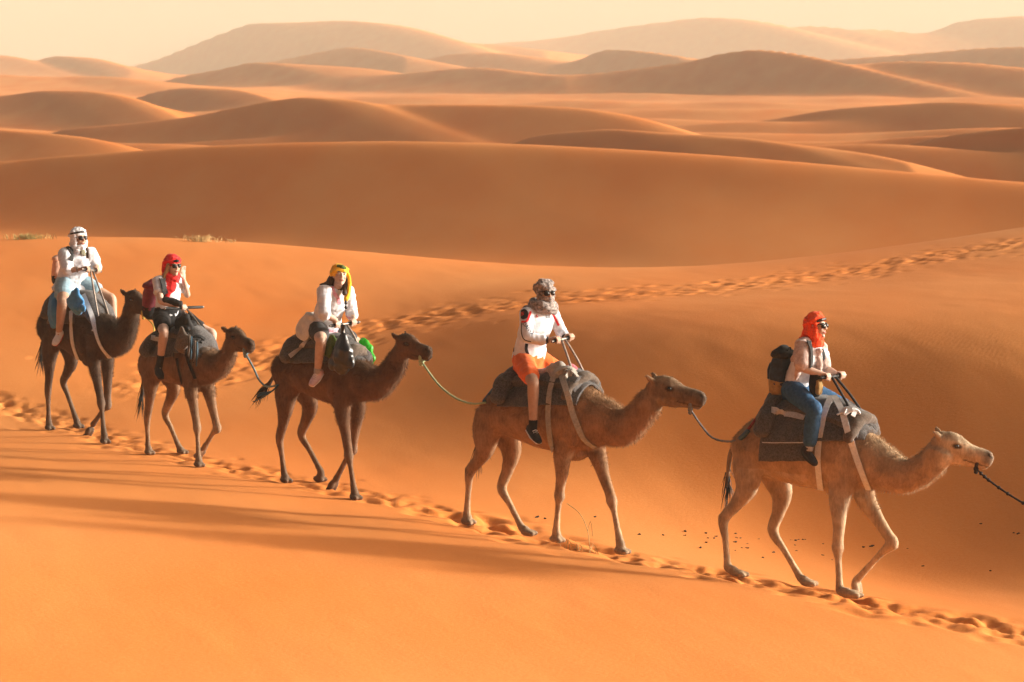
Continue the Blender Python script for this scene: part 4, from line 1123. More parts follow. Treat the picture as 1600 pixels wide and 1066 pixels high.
    # legs
    def leg(hip, kn, an, to):
        P = [hip, .6 * hip + .4 * kn, kn * .85 + hip * .15, kn, .75 * kn + .25 * an, .45 * kn + .55 * an, an]
        rr = np.array([.098, .086, .066, .060, .058, .049, .036]) * m
        cp = curve_pts(np.array([np.concatenate([p, [q, t]]) for p, q, t in zip(P, rr, (0, .4, .85, 1, 1.25, 1.55, 2))]), 30)
        b.loft(cp[:, :3], cp[:, 3], n=14); r.__dict__.setdefault('legcurve', []).append(cp)
        d = fdir * (np.array([1, 1, 1]) if hip[1] < 0 else mir)
        b.loft([an, an + d * .02 + np.array([0, 0, -.02])], [.034 * s, .026 * s], n=10)
    leg(hipR, knR, anR, toR); leg(hipL, knL, anL, toL)
    r.body = r.put('body', b.fuse('body', .0084, 2), sp['skin'])
    # face details
    if not sp.get('masked'):
        lp = Clay().loft([HD(.084, -.026, -.057), HD(.093, -.012, -.056), HD(.096, 0, -.058), HD(.093, .012, -.056), HD(.084, .026, -.057)], [.004, .006, .006, .006, .004], [.005, .008, .008, .008, .005], side=F_, n=8)
        r.put('lips', lp.raw('lips'), LIPS)
    for q in (-1, 1):
        r.put('eye', Clay().ball(HD(.078, .032 * q, .012), (.011 * hs, .014 * hs, .009 * hs), A).raw('eye'), EYEWHITE)
        r.put('pupil', Clay().ball(HD(.087, .032 * q, .012), (.005 * hs, .007 * hs, .007 * hs), A, 8).raw('pupil'), EYE)
        r.put('eyebrow', Clay().loft([HD(.088, .014 * q, .034), HD(.088, .032 * q, .039), HD(.074, .052 * q, .034)], [.004, .005, .003], n=6).raw('eyebrow'), sp.get('hair', HAIR_BROWN))
    if sp.get('glasses'): sunglasses(r, sp['glasses'])
    return r
def _put(self, name, me, material, parent=None, origin=None):
    P = coords(me) - self.org; set_coords(me, P)
    return link(name, me, material, parent or self.root)
Rider.put = _put
def sunglasses(r, big=1.0):
    HD = r.HD; F_, L_, U_ = r.ax
    fr_ = Clay()
    z = .012; ins = []
    for q in (-1, 1):
        cen = HD(.100, .036 * q, z)
        fr_.loft([HD(.092, .012 * q, z + .012 * big), HD(.096, .030 * q, z + .018 * big), HD(.082, .066 * q, z + .016 * big), HD(.04, .084 * q, z + .012), HD(-.02, .086 * q, z + .008)], [.004, .005, .005, .004, .003], n=6)
    fr_.loft([HD(.096, -.014, z + .010), HD(.102, 0, z + .014), HD(.096, .014, z + .010)], .004, n=6)
    g = r.put('sunglasses', fr_.raw('sunglasses'), FRAME_BLK)
    for q in (-1, 1):
        n_ = unit(F_ * 1 + L_ * (.28 * q)); t_ = unit(np.cross(U_, n_))
        lens = Clay().loft([HD(.094, .035 * q, z - .004) - n_ * .006, HD(.094, .035 * q, z - .004) + n_ * .002], [.029 * big * r.hs] * 2, [.023 * big * r.hs] * 2, side=t_, n=18, power=2.6)
        r.put('lens', lens.raw('lens'), LENS, g)
def torso_cloth(r, name, material, grow=.022, hem=-.02, sleeves=(.9, .9), loose=1.0, lo=0, top=True, wr=.013, seed=0, neck=.02, sleeve_r=1.25, flare=.0, voxel=.0115):
    """shirt around the spine, with sleeves along the arms up to the given fraction (1 = elbow, 2 = wrist)"""
    sp_p, wa, da, axs = r.spine; s = r.s * r.sp.get('limb', 1.0)
    b = Clay()
    P = [p.copy() for p in sp_p]; P[0] = P[1] + np.array([0, 0, hem])
    W = np.array(wa) * loose + grow; D = np.array(da) * loose + grow
    W[0] = W[1] + flare; D[0] = D[1] + flare
    P = P[:6]; P[5] = sp_p[5] + np.array([0, 0, neck - .02]); W = W[:6]; D = D[:6]; W[5] *= .93
    b.loft(P, W, D, n=22, sides=axs[:6])
    for sh, el, wr_, fr_ in ((r.shR, r.elR, r.wrR, sleeves[0]), (r.shL, r.elL, r.wrL, sleeves[1])):
        pts = [sh + (r.spine[0][4] - sh) * .25, sh]; rad = [.062 * s * sleeve_r, .060 * s * sleeve_r]
        for t in np.linspace(.25, fr_, 7):
            if t <= 1: p = sh + (el - sh) * t; q = .056 - .009 * t
            else: p = el + (wr_ - el) * (t - 1); q = .047 - .013 * (t - 1)
            pts.append(p); rad.append(q * s * sleeve_r + (.010 if abs(t - fr_) < .05 else 0))
        b.loft(pts, rad, n=14)
    me = b.fuse(name, voxel, 3); wrinkle(me, wr, 13, seed); wrinkle(me, wr * .5, 30, seed + 9, (1, 1, .6))
    return r.put(name, me, material)
def leg_cloth(r, name, material, frac, rad=(.120, .108, .090, .080), grow=1.0, wr=.008, seed=0, voxel=.0115, waist=.05):
    """shorts or trousers: hips plus both thighs; frac 1 = knee, 2 = ankle"""
    s = r.s * r.sp.get('limb', 1.0); b = Clay()
    sp_p, wa, da, axs = r.spine
    b.loft([sp_p[0] + np.array([0, 0, -.01]), sp_p[1], sp_p[1] + np.array([0, 0, waist])], [wa[0] + .022, wa[1] + .018, wa[1] + .010], [da[0] + .025, da[1] + .022, da[1] + .014], n=20, sides=[(0, 1, 0)] * 3)
    for cp in r.legcurve:
        m_ = cp[:, 4] <= frac + 1e-6; q = cp[m_]; t = q[:, 4]
        slack = np.interp(t, [0, 1, 2], [rad[0] - .098, rad[2] - .060, rad[3] - .036]) * grow
        b.loft(q[:, :3], np.maximum(q[:, 3] * 1.04, 0) + slack * s, n=16)
    me = b.fuse(name, voxel, 3); wrinkle(me, wr, 12, seed); wrinkle(me, wr * .5, 30, seed + 7)
    return r.put(name, me, material)
def shoes(r, upper, sole=RUBBER, sock=None, sockh=.09, lace=None, boot=False):
    for an, to, kn in ((r.anR, r.toR, r.knR), (r.anL, r.toL, r.knL)):
        sh = unit(kn - an); fd = r.fdir * (np.array([1, 1, 1]) if an[1] < 0 else np.array([1, -1, 1]))
        side = unit(np.cross(fd, sh)); up = unit(np.cross(side, fd)); up = up if np.dot(up, sh) > 0 else -up
        heel = an - up * .045 - fd * .050; toe = an - up * .055 + fd * .165 * r.s
        b = Clay().loft([heel, .6 * heel + .4 * toe, .25 * heel + .75 * toe, toe], [.040 * r.s, .044 * r.s, .050 * r.s, .038 * r.s], [.046 * r.s, .054 * r.s, .040 * r.s, .026 * r.s], side=side, n=12)
        b.loft([an + sh * (.10 if boot else .02), an - up * .03], [.046 * r.s, .046 * r.s], n=12)
        sh_o = r.put('shoe', b.fuse('shoe', .010, 2), upper)
        so = Clay().loft([heel - up * .030, .5 * heel + .5 * toe - up * .034, toe - up * .016], [.039 * r.s, .050 * r.s, .040 * r.s], [.016, .015, .013], side=side, n=12)
        r.put('sole', so.raw('sole'), sole, sh_o)
        if lace is not None:
            for i in range(3):
                p = .55 * heel + .45 * toe + fd * (.02 * i) + up * (.050 - .008 * i)
                r.put('lace', Clay().loft([p - side * .03 - up * .008, p + up * .006, p + side * .03 - up * .008], .005, n=6).raw('lace'), lace, sh_o)
        if sock is not None:
            r.put('sock', Clay().loft([an + sh * sockh, an + sh * sockh * .5, an - sh * .01], [.046 * r.s, .043 * r.s, .043 * r.s], n=12).raw('sock'), sock)
def headwrap(r, name, material, kind='hood', seed=0, scale=1.0, parent=None, low=-.12):
    HD = r.HD; A = r.ax; hs = r.hs; F_, L_, U_ = A
    b = Clay(); rg = random.Random(seed)
    if kind in ('hood', 'turban'):
        b.ball(HD(-.022, 0, .048), (.104 * hs * scale, .090 * hs * scale, .090 * hs * scale), A, 16)
        for i in range(5):
            ax_ = unit(U_ + F_ * (-.42 + rg.gauss(0, .07)) + L_ * rg.gauss(0, .22))
            b.ring(HD(-.016, 0, .052 + .012 * i), ax_, (.084 - .011 * i) * hs * scale, .017 * hs, R1=(.094 - .012 * i) * hs * scale, wob=.004, seed=seed + i)
    if kind == 'hood':
        b.loft([HD(-.026, 0, .06), HD(-.032, 0, .0), HD(-.042, 0, -.06), HD(-.045, 0, low)], [.094 * hs, .100 * hs, .098 * hs, .088 * hs], [.078 * hs, .076 * hs, .074 * hs, .066 * hs], side=L_, n=16)
        for q in (-1, 1): b.loft([HD(.022, .080 * q, .045), HD(.026, .084 * q, -.02), HD(.020, .074 * q, -.09), HD(.03, .04 * q, -.13)], [.020, .024, .026, .02], n=8)
    me = b.fuse(name, .007, 2); wrinkle(me, .020, 11, seed, (1, 1, 2.2)); wrinkle(me, .010, 24, seed + 2, (1, 1, 1.8))
    return r.put(name, me, material, parent)
def neckwrap(r, name, material, seed=0, n=3, R0=.082, fat=.028, parent=None, drop=None):
    b = Clay(); rg = random.Random(seed); c = .55 * r.spine[0][6] + .45 * r.HD(-.01, 0, -.09)
    for i in range(n):
        b.ring(c + np.array([.012, 0, -.02 + .026 * i]), unit(np.array([.25 + rg.gauss(0, .12), rg.gauss(0, .14), 1])), R0 * r.s * (1.05 - .06 * i), fat, wob=.007, seed=seed + i)
    if drop is not None:
        for pts, w in drop: b.loft(pts, w, [q * .4 for q in w], side=(.3, .9, 0), n=12)
    me = b.fuse(name, .007, 2); wrinkle(me, .018, 13, seed, (1, 1, 2.0)); wrinkle(me, .008, 28, seed + 2)
    return r.put(name, me, material, parent)
def strip_on(r, target, name, pts_px, width, material, off=.004, parent=None, thick=.003, porg=None):
    """strip of cloth laid on a garment along picture points"""
    from mathutils.bvhtree import BVHTree
    me = target.data; P = coords(me) + r.org
    bv = BVHTree.FromPolygons([tuple(p) for p in P], [tuple(p.vertices) for p in me.polygons])
    H = []; N = []
    for u, v in curve_pts(np.array(pts_px, float), 20):
        o, d = local_ray(r.c, u, v); h = bv.ray_cast(Vector(o), Vector(d))
        if h[0] is None: continue
        H.append(np.array(h[0])); N.append(np.array(h[1]))
    if len(H) < 3: print('strip missed', name); return None
    H = np.array(H); N = np.array(N)
    for _ in range(2): N[1:-1] = (N[:-2] + N[1:-1] + N[2:]) / 3
    o = band(name, H + N * off - (r.org if porg is None else porg), N, width, thick, material, parent or r.root)
    return o
def mark_on(r, target, name, polys, material, off=.004, parent=None):
    """flat print on a garment: polygons (verts, faces) given in picture pixels, laid on the cloth"""
    from mathutils.bvhtree import BVHTree
    me = target.data; P = coords(me) + r.org
    bv = BVHTree.FromPolygons([tuple(p) for p in P], [tuple(p.vertices) for p in me.polygons])
    V = []; ok = True; last = None
    for (u, v) in polys[0]:
        o, d = local_ray(r.c, u, v); h = bv.ray_cast(Vector(o), Vector(d))
        if h[0] is None: print('mark missed', name); return None
        V.append(np.array(h[0]) + np.array(h[1]) * off * .4 - d * off - r.org)
    return link(name, mesh_from(name, V, polys[1], False), material, parent or target)
def text_px(txt, origin, ex, ey):
    """outline of a word mapped into picture pixels: ex along the line, ey up"""
    cu = bpy.data.curves.new('t', 'FONT'); cu.body = txt; cu.size = 1.0; cu.resolution_u = 3; cu.offset = .02
    o = bpy.data.objects.new('t', cu); COL.objects.link(o)
    me = bpy.data.meshes.new_from_object(o.evaluated_get(bpy.context.evaluated_depsgraph_get()))
    P = coords(me); w = P[:, 0].max(); pts = [(origin[0] + ex[0] * p[0] / w + ey[0] * p[1], origin[1] + ex[1] * p[0] / w + ey[1] * p[1]) for p in P]
    F = [tuple(f.vertices) for f in me.polygons]
    bpy.data.objects.remove(o); bpy.data.meshes.remove(me)
    return pts, F
def backpack(name, c, label, px_c, lat, size, mats, cat='backpack', yaw=0.0, tilt=.15, pocket=True, straps=None, base_h=.32):
    """soft rucksack: bulging body, lid, front pocket, coloured base, carry loop; local x is towards the wearer"""
    fr = c.fr; cen = fr.px(*px_c, lat); w, d, h = size
    root = empty(name, fr.world(cen - np.array([0, 0, h / 2])), -fr.h + yaw); tag(root, label, cat)
    up = unit(np.array([tilt, 0, 1])); f = unit(np.cross((0, 1, 0), up)); C0 = np.array([0, 0, h / 2])
    S = np.array([0, 1., 0])
    zz = np.linspace(-h / 2, h / 2, 8)
    prof = [.86, .98, 1.02, 1.03, 1.0, .95, .84, .60]
    b = Clay().loft([C0 + up * z for z in zz], [w / 2 * p for p in prof], [d / 2 * p for p in prof], n=20, power=3.0, sides=[S] * 8)
    me = b.fuse('pack_body', .009, 3); wrinkle(me, .010, 11, 3); link('pack_body', me, mats[0], root)
    b = Clay().loft([C0 + up * (-h / 2 - .004), C0 + up * (-h / 2 + h * base_h * .9)], [w / 2 * .92, w / 2 * 1.05], [d / 2 * .92, d / 2 * 1.05], n=20, power=3.0, sides=[S] * 2)
    me = b.fuse('pack_base', .009, 2); wrinkle(me, .006, 11, 4); link('pack_base', me, mats[1], root)
    b = Clay().loft([C0 + up * (h * .36), C0 + up * (h * .46), C0 + up * (h * .53)], [w / 2 * 1.06, w / 2 * 1.0, w / 2 * .6], [d / 2 * 1.08, d / 2, d / 2 * .6], n=20, power=3.0, sides=[S] * 3)
    me = b.fuse('pack_lid', .009, 2); wrinkle(me, .008, 11, 5); link('pack_lid', me, mats[2], root)
    if pocket:
        b = Clay().loft([C0 - f * (d * .48) + up * (-h * .22), C0 - f * (d * .52), C0 - f * (d * .48) + up * (h * .16)], [w * .36, w * .38, w * .34], [d * .18, d * .20, d * .14], n=16, power=3, sides=[S] * 3)
        me = b.fuse('pocket', .009, 2); link('pocket', me, mats[0], root)
    tube('carry_loop', curve_pts([C0 + up * (h * .5) + f * (d * .4) + S * .04, C0 + up * (h * .58) + f * (d * .42), C0 + up * (h * .5) + f * (d * .4) - S * .04], 8), .008, mats[2], root, n=6)
    return root, cen

# ------------------------------------------------------------------ the five riders and what they carry
RS = {}
C = CAMELS
# --- leading rider: orange scarf, shawl, jeans
r = person(C[5], dict(key=5, label='person in orange headscarf, sunglasses and jeans on the leading camel', s=.94, hs=.98, skin=SKIN_FAIR, hair=HAIR_BROWN, pelvis=(1244, 605), head=(1276, 510), shR=(1254, 541), shL=(1281, 545),
    elR=(1257, 577), elL=(1291, 577), elRl=-.26, wrR=(1287, 585), wrL=(1306, 583), haR=(1293, 589), haL=(1315, 587), knR=(1272, 640), anR=(1264, 702), toR=(1268, 731), legl=-.40, face=32, glasses=1.02)); RS[5] = r
sh = torso_cloth(r, 'white_top', WHITE_COT, grow=.016, hem=-.05, sleeves=(.35, .35), seed=1)
shw = Clay(); sp_p, wa, da, axs = r.spine
for a, e in ((r.shR, r.elR), (r.shL, r.elL)):
    shw.loft([sp_p[5] * .4 + a * .6 + np.array([0, 0, .03]), a + np.array([0, 0, .012]), a * .5 + e * .5 + np.array([-.012, 0, 0]), a * .1 + e * .9 + np.array([-.025, 0, 0])], [.060, .080, .082, .078], [.065, .082, .082, .075], n=14)
shw.loft([sp_p[3] + np.array([-.07, 0, -.02]), sp_p[4] + np.array([-.05, 0, 0]), sp_p[5] + np.array([-.02, 0, .005])], [.15, .165, .13], [.075, .085, .075], sides=[axs[4]] * 3, n=18)
shw.loft([r.elR + np.array([-.07, .02, .06]), r.elR + np.array([-.10, .03, -.06]), r.elR + np.array([-.13, .05, -.12])], [.05, .045, .02], [.03, .025, .012], n=10)
me = shw.fuse('shawl', .009, 4); wrinkle(me, .016, 13, 5, (1, 1, .5)); r.put('shawl', me, SHAWL)
wr = Clay().loft(curve_pts([r.HD(.05, -.03, -.24), sp_p[3] + np.array([.12, .0, .06]), sp_p[3] + np.array([.13, .03, -.08]), sp_p[2] + np.array([.13, .03, -.06])], 14), .035, n=10)
me = wr.fuse('shawl_end', .008, 2); wrinkle(me, .014, 20, 8); r.put('shawl_end', me, SHAWL)
leg_cloth(r, 'jeans', JEANS, 1.86, rad=(.114, .10, .080, .066), seed=2)
shoes(r, SHOE_BLK, BLACKGRIP, SOCK_GRY, .07)
hw = headwrap(r, 'headscarf', ORANGE_SC, 'hood', seed=4)
neckwrap(r, 'neck_scarf', ORANGE_SC, seed=6, n=4, R0=.072, fat=.026, parent=hw, drop=[([r.HD(-.07, 0, .02), r.HD(-.085, -.01, -.07), r.HD(-.10, -.02, -.15), r.HD(-.10, -.03, -.21)], [.075, .085, .09, .05])])
fringe = Clay().loft([r.HD(.045, -.076, .058), r.HD(.072, -.046, .070), r.HD(.081, 0, .076), r.HD(.072, .046, .070), r.HD(.045, .076, .058)], [.010, .014, .016, .014, .010], [.014, .018, .020, .018, .014], side=r.ax[0], n=10)
me = fringe.fuse('hair', .007, 1); r.put('hair', me, HAIR_BROWN)
bp, bc = backpack('backpack', C[5], 'navy backpack with ochre base on the leading rider', (1221, 579), -.06, (.27, .17, .42), (NAVY, OCHRE, BLACKCLOTH), tilt=.10)
porg = bc - np.array([0, 0, .42 / 2])
strip_on(r, r.root.children[[o.name.split('.')[0] for o in r.root.children].index('shawl')], 'shoulder_strap', [(1262, 534), (1265, 545), (1266, 558), (1265, 575)], .05, BLACKCLOTH, .012, bp, .008, porg)
strip_on(r, sh, 'shoulder_strap', [(1281, 546), (1283, 552), (1284, 560)], .045, BLACKCLOTH, .022, bp, .008, porg)
# camera pouch worn at the front
cen = C[5].fr.px(1274, 600, -.17); pr = empty('pouch', C[5].fr.world(cen - np.array([0, 0, .12])), -C[5].fr.h); tag(pr, 'dark pouch with ochre front hanging at the waist of the leading rider', 'bag')
me = Clay().loft([(0, 0, .02), (0, 0, .12), (0, 0, .22)], [.055, .062, .05], [.05, .06, .05], n=14, power=3).fuse('pouch_body', .008, 2); link('pouch_body', me, BLACKCLOTH, pr)
me = Clay().loft([(.045, -.01, .03), (.05, -.01, .10), (.045, -.01, .16)], [.045, .05, .04], [.025, .03, .02], n=12, power=3).fuse('pouch_front', .008, 2); link('pouch_front', me, OCHRE, pr)

# --- second rider: white jersey, orange shorts, grey scarf over the face
r = person(C[4], dict(key=4, label='person in white jersey and orange shorts with face wrapped in grey scarf', s=1.03, hs=1.04, skin=SKIN_TAN, hair=HAIR_BROWN, masked=True, pelvis=(826, 560), head=(852, 459), shR=(823, 490), shL=(862, 488), girth=[.165, .18, .165, .18, .185, .125, .06],
    elR=(822, 528), elL=(878, 521), elRl=-.30, elLl=.26, wrR=(856, 532), wrL=(884, 527), haR=(872, 530), haL=(892, 526), knR=(833, 598), anR=(833, 668), toR=(840, 698), legl=-.42, face=62, glasses=1.0)); RS[4] = r
j = torso_cloth(r, 'jersey', WHITE_COT, grow=.022, hem=-.03, sleeves=(1.82, 1.82), seed=11, wr=.010)
leg_cloth(r, 'shorts', ORANGE_SH, .80, rad=(.108, .13, .080, .12), seed=12, wr=.012)
shoes(r, SHOE_BLK, RUBBER, SOCK_BLK, .07, lace=RUBBER)
hw = headwrap(r, 'headscarf', GREYP_SC, 'turban', seed=14, scale=1.04)
mk = Clay().ball(r.HD(.030, 0, -.046), (.082 * r.hs, .074 * r.hs, .052 * r.hs), r.ax, 16)
for q in (-1, 1): mk.loft([r.HD(.0, .080 * q, .05), r.HD(.005, .082 * q, -.02), r.HD(.0, .072 * q, -.09)], [.024, .026, .024], n=8)
mk.loft([r.HD(-.005, 0, -.05), r.HD(-.012, 0, -.12)], [.080, .078], [.080, .072], side=r.ax[1], n=14)
me = mk.fuse('face_wrap', .008, 2); wrinkle(me, .010, 20, 3); r.put('face_wrap', me, GREYP_SC, hw)
neckwrap(r, 'neck_scarf', GREYP_SC, seed=16, n=2, R0=.112, fat=.034, parent=hw, drop=[([r.shR + np.array([.03, .09, .05]), r.shR + np.array([-.03, .03, .05]), r.shR + np.array([-.08, .02, -.03])], [.05, .06, .05])])
cuff = Clay().loft([r.elR + (r.wrR - r.elR) * .80, r.elR + (r.wrR - r.elR) * .96], [.041, .040], n=12); r.put('cuff', cuff.raw('cuff'), JERSEY_BLK, j)
cuff = Clay().loft([r.elL + (r.wrL - r.elL) * .80, r.elL + (r.wrL - r.elL) * .96], [.041, .040], n=12); r.put('cuff', cuff.raw('cuff'), JERSEY_BLK, j)
# printed panels and lettering on the jersey
def blob_px(pts, sub=5):
    P = curve_pts(np.array(list(pts) + [pts[0]], float), sub * len(pts))[:-1]; c0 = P.mean(0)
    return [tuple(c0)] + [tuple(p) for p in P], [(0, 1 + i, 1 + (i + 1) % len(P)) for i in range(len(P))]
mark_on(r, j, 'shoulder_patch', blob_px([(814, 485), (820, 483), (825, 488), (824, 496), (819, 499), (814, 497)]), JERSEY_BLK, .006)
strip_on(r, j, 'red_piping', [(829, 487), (827, 493), (823, 502), (815, 503)], .022, JERSEY_RED, .004, j, .002)
strip_on(r, j, 'red_piping', [(859, 486), (864, 492), (868, 499), (873, 509)], .024, JERSEY_RED, .004, j, .002)
strip_on(r, j, 'black_piping', [(816, 503), (815, 518), (819, 530), (830, 534)], .010, JERSEY_BLK, .004, j, .002)
strip_on(r, j, 'black_panel', [(823, 537), (822, 546), (825, 554)], .032, JERSEY_BLK, .004, j, .002)
strip_on(r, j, 'black_piping', [(806, 505), (805, 525), (803, 550)], .014, JERSEY_BLK, .004, j, .002)
mark_on(r, j, 'sleeve_lettering', text_px('DAIWA', (816.5, 506), (14, 19.5), (6.0, -4.6)), INK, .016)
mark_on(r, j, 'shoulder_emblem', text_px('S', (813.5, 493.5), (5.5, -1.0), (1.0, -7.5)), REDINK, .012)
mark_on(r, j, 'chest_emblem', text_px('S', (837, 496), (3.2, .2), (0.4, -6)), REDINK, .007)
mark_on(r, j, 'chest_lettering', text_px('DA', (853, 497), (6.5, 1.0), (.2, -6)), INK, .007)

# --- third rider: yellow scarf, white embroidered blouse, bags
r = person(C[3], dict(key=3, label='person with long dark hair, yellow headscarf and white blouse', s=.97, hs=1.0, skin=SKIN_FAIR, hair=HAIR_BROWN, limb=1.06, pelvis=(507, 512), head=(531, 432), shR=(506, 456), shL=(543, 458), girth=[.165, .18, .155, .165, .165, .115, .056],
    elR=(507, 491), elL=(549, 487), elRl=-.28, wrR=(526, 501), wrL=(553, 499), haR=(531, 505), haL=(555, 503), knR=(502, 532), anR=(496, 581), toR=(489, 603), legl=-.38, far=(-.26, 0, -.14), fdir=(.15, -.75, -.6), face=72, nod=14, roll=-6)); RS[3] = r
bl = torso_cloth(r, 'blouse', WHITE_COT, grow=.026, hem=-.08, sleeves=(1.15, 1.55), sleeve_r=1.45, seed=21, flare=.02, wr=.013)
strip_on(r, bl, 'embroidery', [(519, 448), (522, 458), (528, 466), (530, 476)], .04, PINKTRIM, .004, bl, .002)
strip_on(r, bl, 'embroidery', [(505, 513), (515, 517), (527, 517)], .03, PINKTRIM, .004, bl, .002)
strip_on(r, bl, 'embroidery', [(541, 494), (547, 497), (553, 496)], .025, PINKTRIM, .004, bl, .002)
leg_cloth(r, 'shorts', GREY_SH, .74, rad=(.112, .12, .076, .1), seed=22)
shoes(r, SHOE_PNK, RUBBER, SOCK_GRY, .035, lace=RUBBER)
hw = headwrap(r, 'headscarf', YELLOW_SC, 'turban', seed=24, scale=.98)
tl = Clay().loft(curve_pts([r.HD(-.03, .075, .06), r.HD(-.01, .105, .0), r.HD(.0, .11, -.09), r.HD(.02, .095, -.18), r.HD(.04, .07, -.27)], 12), .045, .022, side=r.ax[0], n=12)
me = tl.fuse('scarf_end', .008, 2); wrinkle(me, .014, 18, 25, (1, 1, .4)); r.put('scarf_end', me, YELLOW_SC, hw)
me = Clay().loft([r.HD(.060, -.045, .105), r.HD(.085, .0, .095), r.HD(.066, .045, .085)], [.016, .020, .016], [.022, .026, .02], side=r.ax[0], n=10).fuse('scarf_print', .007, 1); r.put('scarf_print', me, GREEN_CL, hw)
hr = Clay().loft(curve_pts([r.HD(-.02, .05, .04), r.HD(.0, .075, -.05), r.HD(.02, .07, -.13), r.HD(.045, .055, -.21)], 10), .035, .024, n=10)
hr.loft(curve_pts([r.HD(-.03, -.055, .03), r.HD(-.05, -.085, -.04), r.HD(-.07, -.125, -.085), r.HD(-.09, -.20, -.10)], 10), [.04, .042, .042, .04, .038, .034, .03, .026, .02, .012][:10], n=10)
hr.loft([r.HD(-.06, 0, .02), r.HD(-.075, 0, -.08), r.HD(-.07, 0, -.15)], [.075, .08, .06], [.04, .045, .035], side=r.ax[1], n=12)
me = hr.fuse('hair', .007, 2); wrinkle(me, .010, 30, 26, (1, 1, .3)); r.put('hair', me, HAIR_BROWN)
# jacket tied at the waist
jk = Clay().loft([r.pel + np.array([-.02, -.17, .14]), r.pel + np.array([-.06, -.21, .05]), r.pel + np.array([-.10, -.24, -.06]), r.pel + np.array([-.12, -.25, -.12])], [.08, .12, .13, .09], [.035, .035, .03, .015], side=(1, .15, 0), n=16)
jk.loft(curve_pts([r.pel + np.array([-.14, -.10, .13]), r.pel + np.array([.0, -.20, .14]), r.pel + np.array([.13, -.10, .10])], 8), .032, n=10)
jk.loft([r.pel + np.array([-.13, .14, .12]), r.pel + np.array([-.16, .0, .13]), r.pel + np.array([-.12, -.13, .13])], .040, n=10)
me = jk.fuse('tied_jacket', .009, 3); wrinkle(me, .016, 11, 27); r.put('tied_jacket', me, CREAM_COT)
# sunglasses hooked in the neckline
g = Clay(); g0 = C[3].fr.px(532, 472, -.02) + np.array([.13, -.02, 0])
hg = Clay()
for q in (0, 1): hg.ball(g0 + np.array([0, 0, -.05 * q]), (.012, .022, .024))
hg.loft([g0 + np.array([-.01, 0, .03]), g0 + np.array([0, 0, -.06])], .005, n=6)
r.put('hung_sunglasses', hg.raw('hung_sunglasses'), FRAME_BLK)

# --- fourth rider: red scarf, shading her eyes
r = person(C[2], dict(key=2, label='person in red headscarf and black shorts raising a hand to the sunglasses', s=.96, hs=1.0, skin=SKIN_FAIR, hair=HAIR_BLONDE, pelvis=(262, 494), head=(270, 416), shR=(247, 439), shL=(280, 438),
    elR=(251, 471), elL=(293, 462), elRl=-.28, elLl=.27, wrR=(276, 479), wrRl=-.12, wrL=(287, 437), wrLl=.14, haL_open=(285, 419), haR=(287, 481), haRl=-.02, knR=(256, 520), anR=(249, 572), toR=(247, 596), legl=-.38, face=50, nod=-2, glasses=1.0)); RS[2] = r
sh = torso_cloth(r, 'tshirt', WHITE_COT, grow=.014, hem=-.02, sleeves=(.55, .55), seed=31)
leg_cloth(r, 'shorts', BLACK_SH, .70, rad=(.112, .12, .076, .1), seed=32, waist=.10)
shoes(r, SHOE_BLK, BLACKGRIP, SOCK_BLK, .14, boot=True)
hw = headwrap(r, 'headscarf', RED_SC, 'turban', seed=34, scale=1.04)
me = Clay().loft([r.HD(-.05, -.03, .09), r.HD(-.085, -.05, .03), r.HD(-.09, -.07, -.06), r.HD(-.08, -.08, -.12)], [.05, .045, .04, .02], [.04, .03, .025, .015], n=10).fuse('scarf_end', .008, 2); wrinkle(me, .01, 18, 3); r.put('scarf_end', me, RED_SC, hw)
sp_p = r.spine[0]
neckwrap(r, 'neck_scarf', RED_SC, seed=36, n=2, R0=.08, fat=.028, parent=hw, drop=[([sp_p[5] + np.array([.08, -.02, .03]), sp_p[4] + np.array([.11, -.03, -.03]), sp_p[3] + np.array([.12, -.06, .03]), sp_p[3] + np.array([.12, -.09, -.06])], [.06, .07, .055, .02])])
hr = Clay().loft(curve_pts([r.HD(.02, -.078, .03), r.HD(.0, -.09, -.06), r.HD(-.02, -.11, -.12), r.HD(-.04, -.13, -.17)], 8), .022, n=8)
hr.loft([r.HD(.02, .075, .03), r.HD(.01, .08, -.08)], .02, n=8)
me = hr.fuse('hair', .007, 1); wrinkle(me, .008, 30, 3, (1, 1, .3)); r.put('hair', me, HAIR_BLONDE)
me = Clay().loft([r.HD(.078, -.035, .068), r.HD(.096, 0, .074), r.HD(.078, .035, .068)], [.010, .013, .010], [.016, .022, .016], side=r.ax[0], n=8).fuse('headband', .006, 1); r.put('headband', me, BLACKCLOTH, hw)
strip_on(r, sh, 'vest_panel', [(252, 436), (255, 448), (258, 462), (262, 474)], .085, BLACKCLOTH, .008, None, .008)
me = Clay().loft(curve_pts([r.elR * .75 + r.wrR * .25 + np.array([0, -.01, .03]), r.elR * .3 + r.wrR * .7 + np.array([.0, -.01, .05]), r.wrR + np.array([.05, .02, .03])], 8), .040, n=12).fuse('black_sleeve', .008, 2); wrinkle(me, .012, 18, 4); r.put('black_sleeve', me, BLACKCLOTH)
bp, bc = backpack('backpack', C[2], 'maroon backpack on the rider in the red headscarf', (240, 467), -.02, (.28, .17, .42), (MAROON, BLACKCLOTH, MAROON), tilt=.10)
